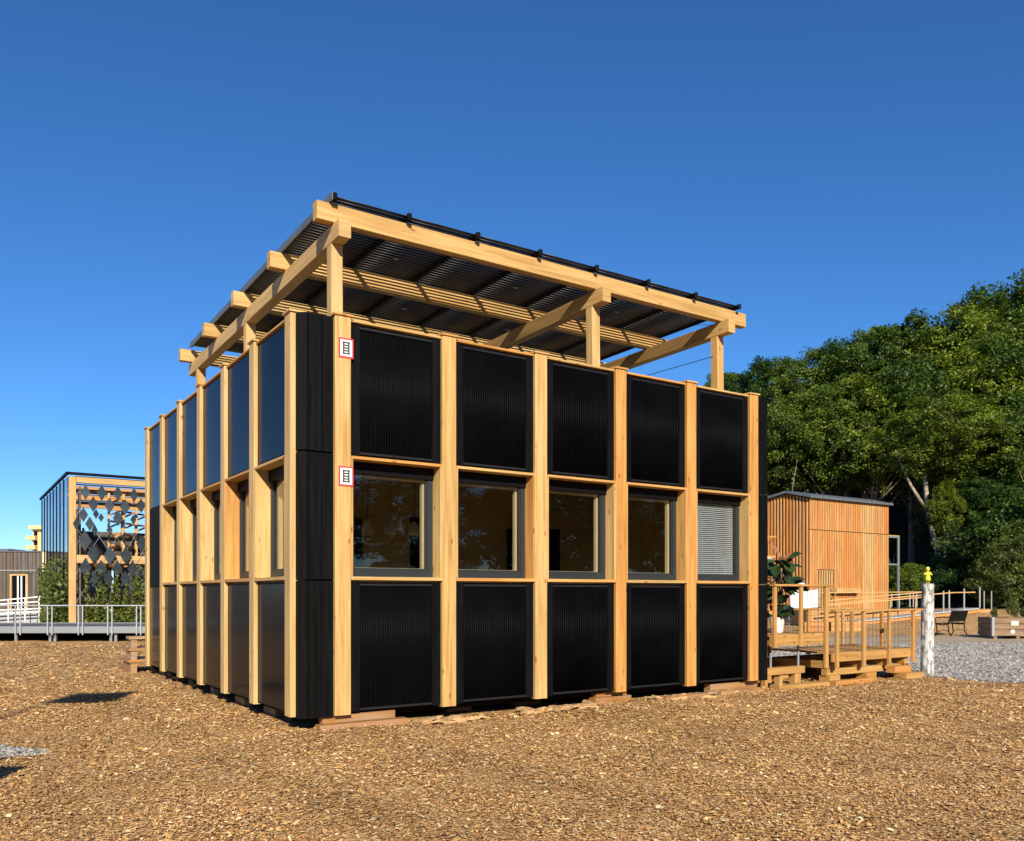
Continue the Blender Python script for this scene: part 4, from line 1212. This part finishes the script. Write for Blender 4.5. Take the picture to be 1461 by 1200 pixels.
for u in (-140, -55, 20, 69, 76, 156, 163, 240):
    x = (u - U0) / F * WY
    MB().box(x - .045, x + .045, WY + .1, WY + .19, gz(x, WY) - .05, zt - .045, 2, .004).build('support_leg', GALV, wk)
MB().box(x0, x1, WY + 3.0, WY + 3.05, gz(-20, WY) - .05, zt - .05, 0, 0).build('gap_shade_sheet', DARK, wk)  # black sheet standing in for the shade in the gap below

# ---------------------------------------------------------------- pavilion with dark diamond panels
DY = 38.0
dx = (103 - U0) / F * DY
dp = thing('diamond_pavilion', 'open timber frame pavilion hung with dark diamond panels on the left', 'pavilion', (dx, DY, 0), TH)
zb, ztp = .25, 6.95
LW, LD = 6.6, 12.2
for a, b in ((0, 0), (LW, 0), (0, LD), (LW, LD)): MB().box(a - .14, a + .14, b - .14, b + .14, zb, ztp - .1, 2, .01).build('post', LARCHP, dp)
for a in (.75, 5.8):
    MB().box(a - .05, a + .05, LD - .3, LD - .2, zb, ztp, 2, .004).build('rear_mullion', DARK, dp)
for b in (0, LD * .33, LD * .66, LD): MB().box(.15, LW - .15, b - .1, b + .1, ztp - .34, ztp - .05, 0, .01).build('top_beam', LARCH if b else LARCHP, dp)
MB().box(-.25, LW + .25, -.22, -.12, ztp - .02, ztp + .1, 0, .005).build('edge_trim', DARK, dp)
MB().box(-.27, -.16, -.22, LD + .2, ztp - .02, ztp + .1, 1, .005).build('edge_trim', DARK, dp)
for a in (0, LW): MB().box(a - .1, a + .1, .16, LD - .16, ztp - .34, ztp - .05, 1, .01).build('top_beam', LARCH, dp)
MB().box(.15, LW - .15, -.08, .08, 3.02, 3.38, 0, .01).build('mid_beam', LARCHP, dp)
for b in (LD * .5, LD): MB().box(.15, LW - .15, b - .08, b + .08, 3.02, 3.38, 0, .01).build('mid_beam', LARCH, dp)
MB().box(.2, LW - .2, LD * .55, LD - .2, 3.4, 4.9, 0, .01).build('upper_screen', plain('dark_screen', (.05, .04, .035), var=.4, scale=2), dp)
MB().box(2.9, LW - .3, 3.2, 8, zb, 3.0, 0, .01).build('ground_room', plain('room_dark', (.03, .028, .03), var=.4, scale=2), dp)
for k in range(13):                       # roof battens and rails seen from below
    b = .5 + k * .95
    MB().box(.12, LW - .12, b, b + .28, ztp - .045, ztp + .0, 0, .004).build('roof_panel', PVG, dp)
for k, a in enumerate((2.0, 2.75, 3.6)):   # stacked timber lattice inside
    for j in range(11):
        z = 3.45 + j * .29
        MB().bar((a, 3 + k, z), (a + .5, 3.0 + k, z + (.26 if j % 2 else -.05)), .12, .09, .006).build('lattice_timber', LARCH, dp)
    MB().box(a - .12, a - .02, 2.95 + k, 3.05 + k, 3.4, ztp - .4, 2, .006).build('lattice_post', LARCHP, dp)
    MB().box(a + .52, a + .66, 2.95 + k, 3.05 + k, 3.4, ztp - .4, 2, .006).build('lattice_post', LARCHP, dp)
# left side: smoky glass strips
for k in range(8):
    b = .2 + k * 1.5
    MB().box(-.17, -.15, b, b + 1.36, 1.2 if k < 4 else .4, ztp - .1, 1, 0).build('glass_strip', SMOKE, dp)
    MB().box(-.20, -.14, b + 1.39, b + 1.45, zb, ztp - .05, 2, .006).build('strip_post', DARK, dp)
    for j in range(3):
        MB().box(.3 + .2 * (j % 2), .38 + .2 * (j % 2), b + j * .48, b + j * .48 + .12 + .1 * ((j + k) % 2), zb, ztp - .5 - .9 * ((j * 2 + k) % 3), 2, .006).build('reflection_slat', (GREYW, LARCH, GREYW, STEELP)[(j + k * 2) % 4], dp)  # slats added in mixed tones to imitate streaks reflected in the glass
# diamonds on a wire lattice
SLATE = plain('slate_panel', (0.030, 0.038, 0.043), rough=.22, var=.35, scale=3, spec=.5)
def diamond(a, z, w, h, tilt=0.0):
    mb = MB()
    mb.ring(Vector((0, 0, 0)), Vector((0, 1, 0)), Vector((1, 0, 0)), Vector((0, 0, 1)), .03, [(-w / 2, 0), (0, h / 2), (w / 2, 0), (0, -h / 2)])
    mb.build('diamond_panel', SLATE, dp, loc=(a, -.25 + .0 * tilt, z), rot=(0, 0, tilt))
dk = []
def duv(u, v):
    up = (u - U0) / F; a = (up * DY - dx) / (CT - up * ST); Yq = DY + ST * a
    return a, CAMH + (V0 - v) / F * Yq
for u, v, w, h in ((121, 703, .36, .62), (144, 704, .38, .66), (167, 705, .36, .62), (190, 707, .34, .6), (132, 720, .38, .64), (155, 722, .38, .66), (177, 724, .40, .66), (200, 722, .36, .6),
                   (118, 735, .34, .6), (136, 734, .24, .4), (143, 739, .22, .36), (127, 748, .34, .6), (134, 757, .24, .5), (167, 740, .40, .66), (189, 742, .24, .4), (108, 748, .26, .5),
                   (120, 772, .50, .85), (132, 790, .46, .8), (155, 793, .46, .8), (178, 793, .42, .76), (200, 776, .4, .7), (155, 757, .24, .4), (121, 810, .46, .8), (143, 812, .44, .76), (166, 812, .42, .74),
                   (188, 812, .42, .74), (132, 826, .4, .7), (154, 826, .4, .7), (177, 826, .38, .66), (199, 826, .38, .66), (143, 846, .36, .62), (167, 844, .36, .62), (155, 862, .34, .6)):
    a, z = duv(u, v); diamond(a, z, w * 1.1, h * 1.12, random.uniform(-.25, .25))
mb = MB()
for k in range(-7, 12):
    for sg in (1, -1):
        pts = [(k * .72 + sg * t * .43, -.20, 1.0 + t * .77) for t in np.linspace(0, 7, 30)]
        pts = [p for p in pts if .1 < p[0] < LW - .1 and p[2] < 5.6]
        if len(pts) > 2: mb.tube([pts[0], pts[-1]], [.008, .008], 4)
mb.build('wire_lattice', GALV, dp)['kind'] = 'stuff'

# climbing plants at the pavilion's foot
def climber(label, a, b, wa, wb, h, n, base=(.115, .15, .035)):
    X_, Y_ = dx + a * CT - b * ST, DY + a * ST + b * CT
    t = thing('climbing_plant', label, 'plant', (X_, Y_, gz(X_, Y_)), TH, 'climbing plants on the diamond pavilion')
    q = RNG.random((n, 3)); z = q[:, 2] ** 1.25 * h
    edge = .75 + .35 * np.sin(q[:, 0] * 17 + a) + .2 * np.sin(q[:, 0] * 41)
    z *= np.clip(edge, .35, 1.2)
    P = np.stack([(q[:, 0] - .5) * wa, (q[:, 1] - .5) * wb, .25 + z], -1)
    c = leaf_cols(n, base) * (.7 + .5 * RNG.random((n, 1)))
    link('foliage', leaf_mesh('foliage', P, sph(n) + np.array([0, -.4, .4]), RNG.uniform(.10, .24, n), c, .6), LEAF, t)
    mb = MB()
    for k in range(6):
        x = (k / 5 - .5) * wa * .8; mb.tube([(x, 0, -.05), (x + .1, .05, h * .4), (x - .05, 0, h * .8)], [.025, .02, .008], 5)
    mb.build('stems', BARK, t)['kind'] = 'stuff'
climber('leafy climber left of the pavilion corner post under the glass strips', -.5, 3.0, .9, 5.6, 2.7, 4200)
climber('leafy climber just right of the pavilion corner post', 1.3, -.35, 1.6, .6, 2.2, 2200)
climber('leafy climber under the diamond panels nearer the house', 3.1, -.35, 2.0, .6, 2.5, 2600)
climber('leafy climber half hidden by the house side wall', 5.2, -.35, 2.2, .6, 2.6, 2600)

# ---------------------------------------------------------------- grey boarded building on the left
GYY = 47.0
gx1 = (62 - U0) / F * GYY; gtop = at(0, 787.5, GYY).z
gb = thing('grey_boarded_building', 'low building of weathered grey upright boards with a glazed door', 'building')
MB().box(gx1 - 22, gx1, GYY + .03, GYY + 8, 0, gtop - .05, 0, 0).build('wall', plain('grey_core', (.05, .045, .04)), gb)
dx0, dx1 = (15.5 - U0) / F * GYY, (41 - U0) / F * GYY
zd0, zd1 = at(0, 880, GYY).z, at(0, 819, GYY).z
x = gx1; k = 0
while x > gx1 - 16:
    w = (.16, .22, .19, .25)[k % 4]; k += 1
    z0 = .15
    lo_ = zd1 + .05 if (x - w < dx1 and x > dx0) else z0
    for a0, a1 in ((lo_, gtop - 1.05), (gtop - 1.0, gtop)):
        if a1 - a0 > .1: MB().box(x - w, x - .03, GYY - .03 - .02 * (k % 2), GYY + .028, a0, a1, 2, .006).build('board', GREYW, gb)
    x -= w
MB().box(gx1 - 16, gx1 + .05, GYY - .09, GYY - .055, gtop - 1.04, gtop - 1.0, 0, .004).build('band', STEELP, gb)
MB().box(gx1 - 22, gx1 + .05, GYY - .1, GYY + 8, gtop + .002, gtop + .06, 0, .004).build('roof_edge', ROOFM, gb)
MB().cyl((gx1 + .06, GYY - .1, 0), (gx1 + .06, GYY - .1, gtop), .06, n=8).build('downpipe', plain('cream_pipe', (.7, .58, .35)), gb)
MB().frame(lambda s, d, z: (s, GYY + d, z), dx0, dx1, -.10, .02, zd0, zd1, .09, .09, .08, .09).build('door_frame', LARCHP, gb)
MB().box(dx0 + .1, dx1 - .1, GYY - .02, GYY - .01, zd0 + .09, zd1 - .1, 0, 0).build('door_glass', PVG, gb)
for q in (.42, .62, .9): 
    xx = dx0 + (dx1 - dx0) * q; MB().box(xx - .04, xx + .04, GYY - .06, GYY - .022, zd0 + .1, zd1 - .1, 2, .004).build('door_stile', WHITE, gb)
# white ramp rails before it
wr = thing('white_ramp_railing', 'white sloping ramp railing before the grey boarded building', 'railing')
RYY = 41.0
for (u0, v0, u1, v1) in ((-60, 862, 62, 851), (-60, 866, 62, 858), (-60, 873, 62, 868), (-60, 880, 62, 872)):
    MB().bar(at(u0, v0, RYY), at(u1, v1, RYY), .05, .06, .004).build('rail', WHITE, wr)
for u in (-40, -10, 12, 36, 56):
    p = at(u, 852 + (62 - u) * .09, RYY); MB().bar((p.x, RYY, gz(p.x, RYY) - .05), p, .05, .05).build('rail_post', WHITE, wr)
p = at(20, 880, RYY + 1); MB().box(p.x - 3, p.x + 1.6, RYY + .6, RYY + 2, .15, p.z + .3, 0, .01).build('landing', STEELP, wr)

# ---------------------------------------------------------------- far yellow tower block and roof
TY = 260.0
tx0, tx1 = (40 - U0) / F * TY, (74 - U0) / F * TY
tz = at(0, 750, TY).z
tb = thing('tower_block', 'distant pale yellow tower block with balconies above the grey building', 'building')
YW = plain('yellow_render', (.52, .41, .20), var=.05, scale=.3)
MB().box(tx0 + 1.4, tx1, TY, TY + 14, 0, tz - 1.2, 2, 0).build('wall', YW, tb)
MB().box(tx0 + .9, tx1 + .2, TY - 1.4, TY + 14, tz - 1.19, tz, 0, 0).build('roof_slab', YW, tb)
for k in range(8):
    z = tz - 4.4 - k * 2.9
    if z < 1: break
    MB().box(tx0 - .25 * k * .5, tx0 + 2.9, TY - 1.4, TY - .02, z, z + 1.25, 0, 0).build('balcony', YW, tb)
    MB().box(tx0 + 1.8, tx0 + 2.9, TY - .06, TY - .01, z + 1.35, z + 2.7, 0, 0).build('window', PVG, tb)
    MB().box(tx0 + .4, tx0 + 1.39, TY + .5, TY + 13, z, z + .25, 0, 0).build('balcony_slab', YW, tb)
MB().box(tx0 + 4.2, tx1 - .2, TY - .3, TY - .01, 2, tz - 1.4, 2, 0).build('stair_panel', STEELP, tb)
p = at(2, 783, 180)
rb = thing('low_roof_block', 'small dark rooftop plant room at the far left edge', 'building', (p.x, 180, 0))
MB().box(-6, 1.4, 0, 6, 0, p.z - .4, 0, 0).build('wall', GREYW, rb)
MB().box(-6.2, 1.6, -.2, 6.2, p.z - .39, p.z, 0, 0).build('roof', ROOFM, rb)

# ---------------------------------------------------------------- things just outside the picture that throw the shadows on the chips
fl = thing('flag_pole', 'grey pole with square banner that throws the shadow on the left chips', 'flag pole', (-5.67, 3.78, gz(-5.7, 3.8)))
MB().tube([(0, 0, -.05), (0, 0, 5.48)], [.022, .018], 10).build('pole', GALV, fl, smooth=True)
BAN = plain('banner_cloth', (.30, .34, .38), var=.1)
mb = MB()
for j in range(6):
    for i in range(9):
        x = .03 + i * .115; mb.v.append((x, .05 * math.sin(i * .9 + j * .2), 4.65 + j * .14 + .02 * i))
for j in range(5):
    for i in range(8):
        k = j * 9 + i; mb.f.append((k, k + 1, k + 10, k + 9)); mb.uv.append([(0, 0)] * 4)
o = mb.build('banner', BAN, fl, smooth=True); md = o.modifiers.new('thickness', 'SOLIDIFY'); md.thickness = .006
cr2 = copy_tree(crate)
cr2.location = (-5.22, 5.98, gz(-5.2, 6.0)); cr2.rotation_euler = (0, 0, R(8)); cr2['label'] = 'wooden crate left of the picture throwing the shadow at its edge'
